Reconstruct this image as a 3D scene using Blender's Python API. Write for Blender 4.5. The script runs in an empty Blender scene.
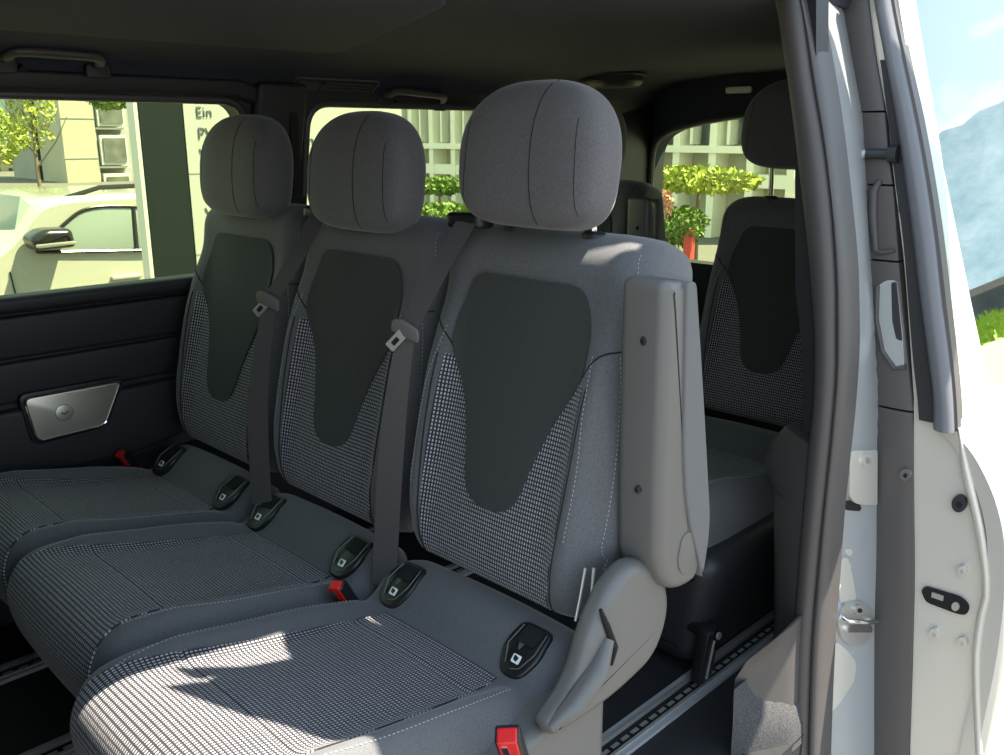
import bpy, bmesh, math, random
import numpy as np
from mathutils import Vector, Matrix
random.seed(7)
SC = bpy.context.scene
COL = SC.collection
PI = math.pi

# ------------------------------------------------------------------ camera
FPX, CX, CY = 897.0, 502.0, 377.5
CAM = np.array([0.0, 0.0, 1.25])
PITCH = math.atan(242.5 / FPX)
AZ = math.atan2(922, math.hypot(FPX, 242.5))
FH = np.array([math.sin(AZ), -math.cos(AZ), 0.0])
RT = np.array([FH[1], -FH[0], 0.0])
FW = FH * math.cos(PITCH) + np.array([0, 0, -math.sin(PITCH)])
UP = np.cross(RT, FW)
def ray(x, y): return FW * FPX + RT * (x - CX) - UP * (y - CY)
def onx(x, y, X): d = ray(x, y); return CAM + d * ((X - CAM[0]) / d[0])
def ony(x, y, Y): d = ray(x, y); return CAM + d * ((Y - CAM[1]) / d[1])
def onz(x, y, Z): d = ray(x, y); return CAM + d * ((Z - CAM[2]) / d[2])
cam = bpy.data.cameras.new('camera'); cam_o = bpy.data.objects.new('camera', cam); COL.objects.link(cam_o)
cam.sensor_fit = 'HORIZONTAL'; cam.sensor_width = 36.0; cam.lens = FPX / 1004 * 36.0
cam.clip_start = 0.02; cam.clip_end = 3000
R = Matrix((RT, UP, -FW)).transposed()
cam_o.matrix_world = Matrix.Translation(Vector(CAM)) @ R.to_4x4()
SC.camera = cam_o

# ------------------------------------------------------------------ materials
MATS = {}
def nodes(name):
    m = bpy.data.materials.new(name); m.use_nodes = True
    nt = m.node_tree; b = nt.nodes['Principled BSDF']; MATS[name] = m
    return m, nt, b
def mat(name, col, rough=.6, metal=0, spec=.5, noise=None, bump=None, sheen=0, coat=0, uvn=False):
    m, nt, b = nodes(name)
    b.inputs['Base Color'].default_value = (*col, 1); b.inputs['Roughness'].default_value = rough
    b.inputs['Metallic'].default_value = metal; b.inputs['Specular IOR Level'].default_value = spec
    if sheen: b.inputs['Sheen Weight'].default_value = sheen; b.inputs['Sheen Roughness'].default_value = .4
    if coat: b.inputs['Coat Weight'].default_value = coat; b.inputs['Coat Roughness'].default_value = .06
    tc = nt.nodes.new('ShaderNodeTexCoord')
    if noise:
        sc, amt = noise
        n = nt.nodes.new('ShaderNodeTexNoise'); n.inputs['Scale'].default_value = sc; n.inputs['Detail'].default_value = 4
        nt.links.new(tc.outputs['Object'], n.inputs['Vector'])
        r = nt.nodes.new('ShaderNodeValToRGB')
        r.color_ramp.elements[0].position = .3; r.color_ramp.elements[1].position = .7
        r.color_ramp.elements[0].color = (*[max(0, c * (1 - amt)) for c in col], 1)
        r.color_ramp.elements[1].color = (*[min(1, c * (1 + amt)) for c in col], 1)
        nt.links.new(n.outputs['Fac'], r.inputs['Fac']); nt.links.new(r.outputs['Color'], b.inputs['Base Color'])
    if bump:
        sc, st, dist = bump
        n = nt.nodes.new('ShaderNodeTexNoise'); n.inputs['Scale'].default_value = sc; n.inputs['Detail'].default_value = 3
        nt.links.new(tc.outputs['Object'], n.inputs['Vector'])
        bp = nt.nodes.new('ShaderNodeBump'); bp.inputs['Strength'].default_value = st; bp.inputs['Distance'].default_value = dist
        nt.links.new(n.outputs['Fac'], bp.inputs['Height']); nt.links.new(bp.outputs['Normal'], b.inputs['Normal'])
    return m
def pattern_mat(name, dark, light, light2, bw, rh):
    m, nt, b = nodes(name)
    b.inputs['Roughness'].default_value = .85; b.inputs['Sheen Weight'].default_value = .15
    uv = nt.nodes.new('ShaderNodeTexCoord')
    br = nt.nodes.new('ShaderNodeTexBrick'); br.offset = 0; br.squash = 1
    nt.links.new(uv.outputs['UV'], br.inputs['Vector'])
    br.inputs['Scale'].default_value = 1; br.inputs['Brick Width'].default_value = bw; br.inputs['Row Height'].default_value = rh
    br.inputs['Mortar Size'].default_value = bw * .33; br.inputs['Mortar Smooth'].default_value = .4; br.inputs['Bias'].default_value = 0
    br.inputs['Color1'].default_value = (*light, 1); br.inputs['Color2'].default_value = (*light2, 1); br.inputs['Mortar'].default_value = (*dark, 1)
    nt.links.new(br.outputs['Color'], b.inputs['Base Color'])
    inv = nt.nodes.new('ShaderNodeMath'); inv.operation = 'SUBTRACT'; inv.inputs[0].default_value = 1
    nt.links.new(br.outputs['Fac'], inv.inputs[1])
    bp = nt.nodes.new('ShaderNodeBump'); bp.inputs['Strength'].default_value = .5; bp.inputs['Distance'].default_value = .0015
    nt.links.new(inv.outputs[0], bp.inputs['Height']); nt.links.new(bp.outputs['Normal'], b.inputs['Normal'])
    return m
def fabric_mat(name, col, amt=.18, sheen=.25, sc=1.0):
    # woven cloth: two crossed fine waves in UV metres
    m, nt, b = nodes(name)
    b.inputs['Roughness'].default_value = .88; b.inputs['Specular IOR Level'].default_value = .25
    b.inputs['Sheen Weight'].default_value = sheen; b.inputs['Sheen Roughness'].default_value = .45
    tc = nt.nodes.new('ShaderNodeTexCoord')
    n = nt.nodes.new('ShaderNodeTexNoise'); n.inputs['Scale'].default_value = 520 * sc; n.inputs['Detail'].default_value = 2
    mp = nt.nodes.new('ShaderNodeMapping'); mp.inputs['Scale'].default_value = (1, 1, .45)
    nt.links.new(tc.outputs['Object'], mp.inputs['Vector']); nt.links.new(mp.outputs['Vector'], n.inputs['Vector'])
    r = nt.nodes.new('ShaderNodeValToRGB'); r.color_ramp.elements[0].position = .32; r.color_ramp.elements[1].position = .68
    r.color_ramp.elements[0].color = (*[c * (1 - amt) for c in col], 1); r.color_ramp.elements[1].color = (*[c * (1 + amt) for c in col], 1)
    nt.links.new(n.outputs['Fac'], r.inputs['Fac']); nt.links.new(r.outputs['Color'], b.inputs['Base Color'])
    bp = nt.nodes.new('ShaderNodeBump'); bp.inputs['Strength'].default_value = .22; bp.inputs['Distance'].default_value = .001
    nt.links.new(n.outputs['Fac'], bp.inputs['Height'])
    n2 = nt.nodes.new('ShaderNodeTexNoise'); n2.inputs['Scale'].default_value = 14; n2.inputs['Detail'].default_value = 2
    nt.links.new(tc.outputs['Object'], n2.inputs['Vector'])
    bp2 = nt.nodes.new('ShaderNodeBump'); bp2.inputs['Strength'].default_value = .15; bp2.inputs['Distance'].default_value = .01
    nt.links.new(n2.outputs['Fac'], bp2.inputs['Height']); nt.links.new(bp.outputs['Normal'], bp2.inputs['Normal'])
    nt.links.new(bp2.outputs['Normal'], b.inputs['Normal'])
    return m
fabric_mat('fabric', (.100, .102, .106))
fabric_mat('fabric_head', (.108, .105, .108))
fabric_mat('fabric_panel', (.040, .044, .042), .10, .12, .7)
pattern_mat('pattern', (.012, .012, .015), (.44, .42, .45), (.33, .32, .35), .0056, .0078)
mat('stitch', (.36, .36, .36), .8)
mat('seam', (.012, .012, .013), .9)
mat('plastic_dark', (.018, .019, .021), .5, bump=(900, .1, .0005))
mat('plastic_black', (.009, .009, .010), .38)
mat('plastic_grey', (.115, .112, .105), .42, bump=(1400, .12, .0005))
mat('plastic_trim', (.066, .061, .060), .45, bump=(1200, .12, .0005))
mat('rubber', (.062, .058, .058), .42)
mat('rubber_grey', (.12, .125, .14), .35)
mat('headliner', (.027, .031, .047), .9, noise=(60, .12), bump=(700, .1, .0005))
mat('wall_trim', (.017, .0175, .021), .55, bump=(800, .12, .0005))
mat('armrest_pad', (.12, .12, .12), .75, bump=(900, .25, .0006))
mat('floor_mat', (.011, .0115, .014), .7, noise=(25, .3))
mat('carpet', (.05, .05, .052), .95, noise=(300, .5), bump=(500, .5, .002))
mat('aluminium', (.40, .41, .43), .35, .25)
mat('chrome', (.85, .85, .86), .08, 1.0)
mat('steel', (.50, .49, .46), .30, .6)
mat('red', (.62, .012, .012), .35)
mat('icon_white', (.75, .75, .75), .5)
mat('belt', (.060, .055, .054), .62, bump=(900, .15, .0004))
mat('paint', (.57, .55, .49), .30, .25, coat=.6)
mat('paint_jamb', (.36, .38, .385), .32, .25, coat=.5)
mat('speaker', (.62, .61, .52), .36, .9)
mat('void', (.004, .004, .005), .9)
mat('lamp', (.8, .8, .75), .4)
# outside
mat('concrete', (.42, .41, .33), .85, noise=(1.2, .06))
mat('concrete_grey', (.34, .35, .33), .85, noise=(1.2, .08))
mat('concrete_dark', (.11, .115, .12), .9, noise=(.5, .3))
mat('render_cream', (.55, .53, .40), .85)
mat('frame_pale', (.62, .63, .58), .6)
mat('win_dark', (.055, .065, .07), .12, spec=.6)
mat('win_mid', (.14, .15, .14), .3, noise=(2, .3))
mat('sign_white', (.42, .44, .41), .5)
mat('sign_dark', (.010, .016, .018), .7, spec=.2)
mat('sign_text', (.10, .11, .115), .5)
mat('car_white', (.42, .42, .38), .25, 0, coat=.8)
mat('car_glass', (.22, .27, .26), .06, spec=.8)
mat('car_black', (.015, .015, .016), .2)
mat('asphalt', (.13, .125, .115), .9, noise=(8, .12))
mat('paving_dimmed', (.12, .108, .09), .9, noise=(3, .08))  # darker copy of the paving, dimmed to bounce less light inside
mat('paving', (.34, .29, .21), .9, noise=(3, .08))
mat('leaf', (.13, .21, .035), .6, noise=(3, .4))
mat('leaf_light', (.30, .36, .05), .6, noise=(3, .35))
mat('bark', (.20, .16, .11), .9)
mat('grass', (.25, .36, .03), .8, noise=(6, .4))
mat('roof_tile', (.25, .14, .09), .9)
mat('facade', (.86, .84, .70), .8)
mat('flower_red', (.55, .06, .05), .6)
mat('cloth_pink', (.55, .30, .22), .8)
def mountain_mat(nm, c0, c1):
    m, nt, b = nodes(nm); b.inputs['Roughness'].default_value = 1; b.inputs['Specular IOR Level'].default_value = 0
    tc = nt.nodes.new('ShaderNodeTexCoord')
    n = nt.nodes.new('ShaderNodeTexNoise'); n.inputs['Scale'].default_value = .05; n.inputs['Detail'].default_value = 9; n.inputs['Roughness'].default_value = .7
    nt.links.new(tc.outputs['Object'], n.inputs['Vector'])
    r = nt.nodes.new('ShaderNodeValToRGB')
    e = r.color_ramp.elements; e[0].position = .36; e[0].color = (*c0, 1); e[1].position = .66; e[1].color = (*c1, 1)
    nt.links.new(n.outputs['Fac'], r.inputs['Fac']); nt.links.new(r.outputs['Color'], b.inputs['Base Color'])
mountain_mat('mountain', (.22, .32, .34), (.37, .46, .46)); mountain_mat('mountain_far', (.05, .10, .10), (.13, .18, .17))  # distance haze is put into the pale mountain's colours
def glass_mat(name, tint, gloss, gcol=(1, 1, 1)):
    m, nt, b = nodes(name); nt.nodes.remove(b); out = nt.nodes['Material Output']
    t = nt.nodes.new('ShaderNodeBsdfTransparent'); t.inputs['Color'].default_value = (*tint, 1)
    g = nt.nodes.new('ShaderNodeBsdfGlossy'); g.inputs['Roughness'].default_value = .0; g.inputs['Color'].default_value = (*gcol, 1)
    mx = nt.nodes.new('ShaderNodeMixShader'); mx.inputs[0].default_value = gloss
    nt.links.new(t.outputs[0], mx.inputs[1]); nt.links.new(g.outputs[0], mx.inputs[2]); nt.links.new(mx.outputs[0], out.inputs['Surface'])
    return m
glass_mat('glass_tint', (.80, .84, .64), .02)
def mirror_glass():
    m, nt, b = nodes('glass_privacy')
    b.inputs['Base Color'].default_value = (.35, .38, .40, 1); b.inputs['Metallic'].default_value = 1; b.inputs['Roughness'].default_value = .015
mirror_glass()

# ------------------------------------------------------------------ mesh builder
class MB:
    def __init__(s): s.v = []; s.f = []; s.uv = {}
    def add(s, p, uv=None):
        s.v.append((float(p[0]), float(p[1]), float(p[2])))
        if uv is not None: s.uv[len(s.v) - 1] = uv
        return len(s.v) - 1
    def face(s, *i): s.f.append(tuple(i))
    def grid(s, fn, nu, nv, closeu=False, uvf=None):
        ids = []
        for j in range(nv + 1):
            row = []
            for i in range(nu + (0 if closeu else 1)):
                a, b = i / nu, j / nv
                row.append(s.add(fn(a, b), uvf(a, b) if uvf else None))
            ids.append(row)
        n = len(ids[0])
        for j in range(nv):
            for i in range(n if closeu else n - 1):
                k = (i + 1) % n
                s.face(ids[j][i], ids[j][k], ids[j + 1][k], ids[j + 1][i])
        return ids
    def loft(s, rings, cap0=True, cap1=True, closed=True):
        ids = [[s.add(p) for p in r] for r in rings]
        n = len(ids[0])
        for j in range(len(ids) - 1):
            for i in range(n if closed else n - 1):
                k = (i + 1) % n
                s.face(ids[j][i], ids[j][k], ids[j + 1][k], ids[j + 1][i])
        if cap0: s.face(*reversed(ids[0]))
        if cap1: s.face(*ids[-1])
        return ids
    def box(s, c, h, rz=0, m=None):
        ps = []
        for dx, dy, dz in ((-1, -1, -1), (1, -1, -1), (1, 1, -1), (-1, 1, -1), (-1, -1, 1), (1, -1, 1), (1, 1, 1), (-1, 1, 1)):
            x, y, z = dx * h[0], dy * h[1], dz * h[2]
            if rz: x, y = x * math.cos(rz) - y * math.sin(rz), x * math.sin(rz) + y * math.cos(rz)
            p = Vector((x, y, z))
            if m: p = m @ p
            ps.append(s.add((c[0] + p[0], c[1] + p[1], c[2] + p[2])))
        for q in ((0, 3, 2, 1), (4, 5, 6, 7), (0, 1, 5, 4), (1, 2, 6, 5), (2, 3, 7, 6), (3, 0, 4, 7)):
            s.face(*[ps[i] for i in q])
    def tube(s, path, r, n=8, flat=None):
        P = [Vector(p) for p in path]; rings = []
        up = Vector((0, 0, 1)); prev = None
        for i, p in enumerate(P):
            t = (P[min(i + 1, len(P) - 1)] - P[max(i - 1, 0)]).normalized()
            a = t.cross(up)
            if prev is not None: a = prev - t * prev.dot(t)
            elif a.length < .2: a = t.cross(Vector((0, 1, 0)))
            a.normalize(); prev = a; b = a.cross(t).normalized()
            rr = r[i] if isinstance(r, (list, tuple)) else r
            rings.append([p + a * (rr * math.cos(2 * PI * k / n)) + b * (rr * (flat or 1) * math.sin(2 * PI * k / n)) for k in range(n)])
        s.loft(rings)
    def rprism(s, poly, m, c0, c1, r=0, n=4):
        """poly: 2-D outline, m(a,b,c)->3-D, extruded c0..c1 with rounded rims of radius r."""
        P = [np.array(p, float) for p in poly]; N = len(P)
        area = sum(P[i][0] * P[(i + 1) % N][1] - P[(i + 1) % N][0] * P[i][1] for i in range(N))
        sg = 1 if area > 0 else -1
        nr = []
        for i in range(N):
            t = P[(i + 1) % N] - P[i - 1]; L = np.linalg.norm(t) or 1
            nr.append(np.array([t[1], -t[0]]) / L * sg)
        d = 1 if c1 > c0 else -1
        rings = []
        st = [(PI / 2 * k / n) for k in range(n + 1)] if r > 0 else [PI / 2]
        for a in st: rings.append([(P[i] - nr[i] * r * (1 - math.sin(a)), c0 + d * r * (1 - math.cos(a))) for i in range(N)])
        for a in reversed(st): rings.append([(P[i] - nr[i] * r * (1 - math.sin(a)), c1 - d * r * (1 - math.cos(a))) for i in range(N)])
        s.loft([[m(p[0], p[1], c) for p, c in ring] for ring in rings])
    def build(s, name, material, parent=None, smooth=True, angle=40, loc=None, kind=None):
        me = bpy.data.meshes.new(name); me.from_pydata(s.v, [], s.f)
        if s.uv:
            ul = me.uv_layers.new(name='UVMap')
            for li, l in enumerate(me.loops): ul.data[li].uv = s.uv.get(l.vertex_index, (0, 0))
        bm = bmesh.new(); bm.from_mesh(me); bmesh.ops.recalc_face_normals(bm, faces=bm.faces); bm.to_mesh(me); bm.free()
        me.materials.append(MATS[material])
        if smooth:
            me.polygons.foreach_set('use_smooth', [True] * len(me.polygons)); me.set_sharp_from_angle(angle=math.radians(angle))
        o = bpy.data.objects.new(name, me); COL.objects.link(o)
        if parent: o.parent = parent
        if loc is not None: o.location = loc
        if kind: o['kind'] = kind
        return o
def tag(o, label, cat, group=None, kind=None):
    o['label'] = label; o['category'] = cat
    if group: o['group'] = group
    if kind: o['kind'] = kind
    return o
def thing(name, label, cat, loc=(0, 0, 0), group=None, kind=None):
    o = bpy.data.objects.new(name, None); COL.objects.link(o); o.location = loc; o.empty_display_size = .1
    return tag(o, label, cat, group, kind)
def kids(o): return [c for c in bpy.data.objects if c.parent == o]
def copy_tree(o, parent=None):
    c = o.copy(); COL.objects.link(c); c.parent = parent
    for ch in kids(o): copy_tree(ch, c)
    return c
def spline(pts, n):
    """Catmull-Rom through pts (any dimension), n samples per span."""
    P = [np.array(p, float) for p in pts]; out = []
    for i in range(len(P) - 1):
        a, b, c, d = P[max(i - 1, 0)], P[i], P[i + 1], P[min(i + 2, len(P) - 1)]
        for k in range(n):
            t = k / n
            out.append(.5 * ((2 * b) + (-a + c) * t + (2 * a - 5 * b + 4 * c - d) * t * t + (-a + 3 * b - 3 * c + d) * t ** 3))
    out.append(P[-1]); return out
def table(pts):
    """smooth 1-D interpolation through (x, y) pairs (monotone cubic)."""
    xs = [p[0] for p in pts]; ys = [p[1] for p in pts]; n = len(xs)
    dl = [(ys[i + 1] - ys[i]) / (xs[i + 1] - xs[i]) for i in range(n - 1)]
    m = [dl[0]] + [0 if dl[i - 1] * dl[i] <= 0 else 2 * dl[i - 1] * dl[i] / (dl[i - 1] + dl[i]) for i in range(1, n - 1)] + [dl[-1]]
    def f(x):
        if x <= xs[0]: return ys[0]
        if x >= xs[-1]: return ys[-1]
        i = max(k for k in range(n - 1) if xs[k] <= x); h = xs[i + 1] - xs[i]; t = (x - xs[i]) / h
        return (2 * t ** 3 - 3 * t * t + 1) * ys[i] + (t ** 3 - 2 * t * t + t) * h * m[i] + (-2 * t ** 3 + 3 * t * t) * ys[i + 1] + (t ** 3 - t * t) * h * m[i + 1]
    return f
def round_poly(pts, r, n=5):
    out = []; N = len(pts)
    for i in range(N):
        p, a, b = np.array(pts[i], float), np.array(pts[i - 1], float), np.array(pts[(i + 1) % N], float)
        rr = r[i] if isinstance(r, (list, tuple)) else r
        da, db = a - p, b - p; la, lb = np.linalg.norm(da), np.linalg.norm(db)
        q = min(rr, la * .48, lb * .48)
        if q < 1e-5: out.append(tuple(p)); continue
        s0, s1 = p + da / la * q, p + db / lb * q
        for k in range(n + 1):
            t = k / n; out.append(tuple((1 - t) ** 2 * s0 + 2 * t * (1 - t) * p + t * t * s1))
    return out
def circ(cx, cy, rx, ry=None, n=20): return [(cx + rx * math.cos(2 * PI * k / n), cy + (ry or rx) * math.sin(2 * PI * k / n)) for k in range(n)]
mYZ = lambda X0=0: (lambda a, b, c: (c, a, b))      # outline in (Y,Z), extruded along X
mXZ = lambda: (lambda a, b, c: (a, c, b))
mXY = lambda: (lambda a, b, c: (a, b, c))
# ------------------------------------------------------------------ seats
LEAN = math.radians(14)
BN = np.array([0, math.cos(LEAN), math.sin(LEAN)]); BT = np.array([0, -math.sin(LEAN), math.cos(LEAN)])
BO = np.array([0, 0, .45]); BL = .668
w_back = table([(0, .212), (.06, .218), (.11, .234), (.15, .248), (.3, .25), (.48, .247), (.57, .243), (.62, .237), (.645, .227), (.658, .214), (.668, .192)])
bol_b = table([(0, .004), (.10, .030), (.34, .036), (.44, .026), (.52, .010), (.66, .0)])
dish = table([(0, .0), (.15, .012), (.4, .0), (.56, .004), (.66, 0)])
def bump(x, c, s): return math.exp(-((abs(x) - c) / s) ** 2)
def bdepth(x, v):
    w = w_back(v); d = bol_b(v) * bump(x, .195, .035) + dish(v) * (1 - min(1, (x / .2) ** 2))
    if v > .44: d += .012 * math.exp(-((v - .60) / .05) ** 2)
    xr = w - .055
    if abs(x) > xr:
        t = min(1, (abs(x) - xr) / .055); d -= .055 * (1 - math.sqrt(max(0, 1 - t * t)))
    if v > BL - .075:
        t = min(1, (v - (BL - .075)) / .075); d -= .062 * (1 - math.sqrt(max(0, 1 - t * t)))
    if v < .05:
        t = min(1, (.05 - v) / .05); d -= .03 * (1 - math.sqrt(max(0, 1 - t * t)))
    return d
def bpt(x, v, off=0): return BO + np.array([x, 0, 0]) + BT * v + BN * (bdepth(x, v) + off)
def back_mesh():
    m = MB(); rings = []
    vs = [0, .008, .02, .035] + [.05 + (.535) * k / 40 for k in range(41)] + [.60, .614, .626, .637, .646, .654, .661, .666, .668]
    for v in vs:
        w = w_back(v); T = .10 + .065 * min(1, v / .5)
        ring = []
        for i in range(49):
            a = -1 + 2 * i / 48; ring.append(bpt(math.sin(PI / 2 * a) * w, v))
        tt = 0
        if v > BL - .05: tt = (v - (BL - .05)) / .05
        T2 = T - .03 * (1 - math.sqrt(max(0, 1 - tt * tt)))
        for i in range(13):
            a = 1 - 2 * i / 12; x = math.sin(PI / 2 * a) * w * .97
            ring.append(BO + np.array([x, 0, 0]) + BT * v + BN * (-T2 + .012 * abs(a) ** 6))
        rings.append(ring)
    m.loft(rings); return m
def back_patch(vs, half, off, uv=True, ns=44, skirt=.006):
    m = MB(); ids = []
    n = len(vs)
    for j, v in enumerate(vs):
        row = []
        for i in range(ns + 3):
            s = min(max((i - 1) / ns, 0), 1); h = half(v); x = -h + 2 * h * s
            edge = i == 0 or i == ns + 2 or j == 0 or j == n - 1
            row.append(m.add(bpt(x, v, -skirt if edge else off), (x, v)))
        ids.append(row)
    for j in range(n - 1):
        for i in range(ns + 2): m.face(ids[j][i], ids[j][i + 1], ids[j + 1][i + 1], ids[j + 1][i])
    return m
panel_half = table([(.140, .006), (.143, .026), (.150, .044), (.165, .060), (.19, .071), (.24, .083), (.32, .110), (.36, .130), (.40, .153), (.435, .163), (.48, .160), (.52, .149), (.545, .139), (.556, .130), (.563, .118), (.567, .10)])
pat_half = table([(0, .160), (.1, .170), (.25, .175), (.41, .172)])
def stitches(m, pts, nrm, dash=.0042, gap=.0038, r=.0008):
    P = [np.array(p) for p in pts]; L = [0]
    for i in range(1, len(P)): L.append(L[-1] + np.linalg.norm(P[i] - P[i - 1]))
    def at(s):
        i = max(k for k in range(len(L) - 1) if L[k] <= s + 1e-9); t = (s - L[i]) / max(1e-9, L[i + 1] - L[i]); return P[i] + (P[i + 1] - P[i]) * min(1, t)
    s = 0
    while s + dash < L[-1]:
        m.tube([at(s), at(s + dash / 2), at(s + dash)], [r * .6, r, r * .6], 5); s += dash + gap
def line_back(pts, off, n=14): return [bpt(p[0], p[1], off) for p in spline(pts, n)]

# cushion
CP = spline([(-.075, .385), (-.03, .415), (.02, .422), (.055, .402), (.085, .374), (.115, .363), (.17, .368), (.28, .385), (.40, .408), (.52, .436), (.59, .449), (.635, .440), (.660, .412), (.668, .37), (.655, .315), (.63, .262)], 10)
CLN = [0]
for i in range(1, len(CP)): CLN.append(CLN[-1] + float(np.linalg.norm(CP[i] - CP[i - 1])))
CT = CLN[-1]
def cprof(s):
    s = min(max(s, 0), CT); i = min(int(np.searchsorted(CLN, s, side='right')) - 1, len(CP) - 2)
    t = (s - CLN[i]) / (CLN[i + 1] - CLN[i]); p = CP[i] + (CP[i + 1] - CP[i]) * t
    a, b = CP[max(i - 1, 0)], CP[min(i + 2, len(CP) - 1)]; tg = (b - a) / np.linalg.norm(b - a)
    return p, np.array([-tg[1], tg[0]])
def s_of_y(y):   # arc length on the top side at local y
    for k in range(len(CP)):
        if CP[k][0] >= y: return CLN[k]
    return CT
S_IN0, S_NOSE = s_of_y(.10), s_of_y(.60)
w_cush = table([(0, .225), (.12, .238), (.3, .246), (S_NOSE - .1, .248), (S_NOSE, .244), (S_NOSE + .08, .232), (CT, .215)])
bol_c = table([(0, 0), (S_IN0 - .02, .004), (S_IN0 + .04, .022), (S_IN0 + .2, .036), (S_NOSE - .12, .030), (S_NOSE, .010), (S_NOSE + .08, 0), (CT, 0)])
def chgt(x, s):
    w = w_cush(s); h = bol_c(s) * bump(x, .205, .034) + .006 * (1 - min(1, (x / .2) ** 2))
    xr = w - .045
    if abs(x) > xr:
        t = min(1, (abs(x) - xr) / .045); h -= .045 * (1 - math.sqrt(max(0, 1 - t * t)))
    return h
def cpt(x, s, off=0):
    p, nn = cprof(s); q = p + nn * (chgt(x, s) + off); return np.array([x, q[0], q[1]])
def cushion_mesh():
    m = MB(); N = 84; rings = []
    for j in range(N + 1):
        s = CT * j / N; w = w_cush(s); ring = []
        for i in range(45):
            a = -1 + 2 * i / 44; ring.append(cpt(math.sin(PI / 2 * a) * w, s))
        for i in (1, -1):
            e = ring[44] if i == 1 else ring[0]
            ring.append(np.array([e[0] * .985, min(max(e[1], -.07), .615), min(.30, e[2] - .005)]))
            if i == 1: ring.append(np.array([e[0] * .96, min(max(e[1], -.07), .605), .25])); 
            else: ring.insert(len(ring) - 1, np.array([e[0] * .96, min(max(e[1], -.07), .605), .25]))
        rings.append(ring)
    m.loft(rings); return m
in_half = table([(S_IN0, .150), (S_IN0 + .06, .158), (S_IN0 + .25, .168), (S_NOSE - .08, .178), (S_NOSE, .190), (S_NOSE + .06, .198), (CT, .198)])
def insert_mesh():
    m = MB(); n = 190; ns = 40; s0, s1 = S_IN0, CT - .01; ids = []
    for j in range(n + 1):
        s = s0 + (s1 - s0) * j / n; row = []
        for i in range(ns + 3):
            t = min(max((i - 1) / ns, 0), 1); h = in_half(s); x = -h + 2 * h * t
            edge = i == 0 or i == ns + 2 or j == 0 or j == n
            off = -.006 if edge else .0035
            for g in (s0 + .075, S_NOSE - .10): off -= .0032 * math.exp(-((s - g) / .005) ** 2)
            row.append(m.add(cpt(x, s, off), (x, s)))
        ids.append(row)
    for j in range(n):
        for i in range(ns + 2): m.face(ids[j][i], ids[j][i + 1], ids[j + 1][i + 1], ids[j + 1][i])
    return m
# headrest
HA, HB, HC = .168, .066, .126
def sgp(a, e): return math.copysign(abs(a) ** e, a)
def head_scale(z): return 1 - .14 * max(0, z / HC) ** 1.3 - .06 * max(0, -z / HC) ** 2
def he1(z): return .72 if z > 0 else .46
HCEN = np.array([0, -.150, 1.216]); HTILT = math.radians(6)
def hpt(q):
    x, y, z = q; c, s = math.cos(HTILT), math.sin(HTILT)
    return HCEN + np.array([x, y * c - z * s, y * s + z * c])
def head_mesh():
    m = MB()
    def fn(a, b):
        th = 2 * PI * a; ph = -PI / 2 + PI * b
        e2 = .66; e1 = he1(ph)
        z = HC * sgp(math.sin(ph), e1); cr = abs(math.cos(ph)) ** e1 if abs(math.cos(ph)) > 1e-6 else 0
        k = head_scale(z)
        x = HA * k * cr * sgp(math.cos(th), e2); y = HB * cr * sgp(math.sin(th), e2)
        y += .018 * (abs(x) / HA) ** 2 * (1 if True else 0) - .010
        return hpt((x, y, z))
    m.grid(fn, 64, 40, closeu=True); return m
def head_front(x, z, off=0):
    e1, e2 = he1(z), .66; k = head_scale(z)
    cr = max(0, 1 - abs(z / HC) ** (2 / e1)) ** (e1 / 2)
    xx = min(1, abs(x / (HA * k * max(cr, 1e-4))))
    y = HB * cr * max(0, 1 - xx ** (2 / e2)) ** (e2 / 2)
    y += .018 * (abs(x) / HA) ** 2 - .010
    return hpt((x, y + off, z))

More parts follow.
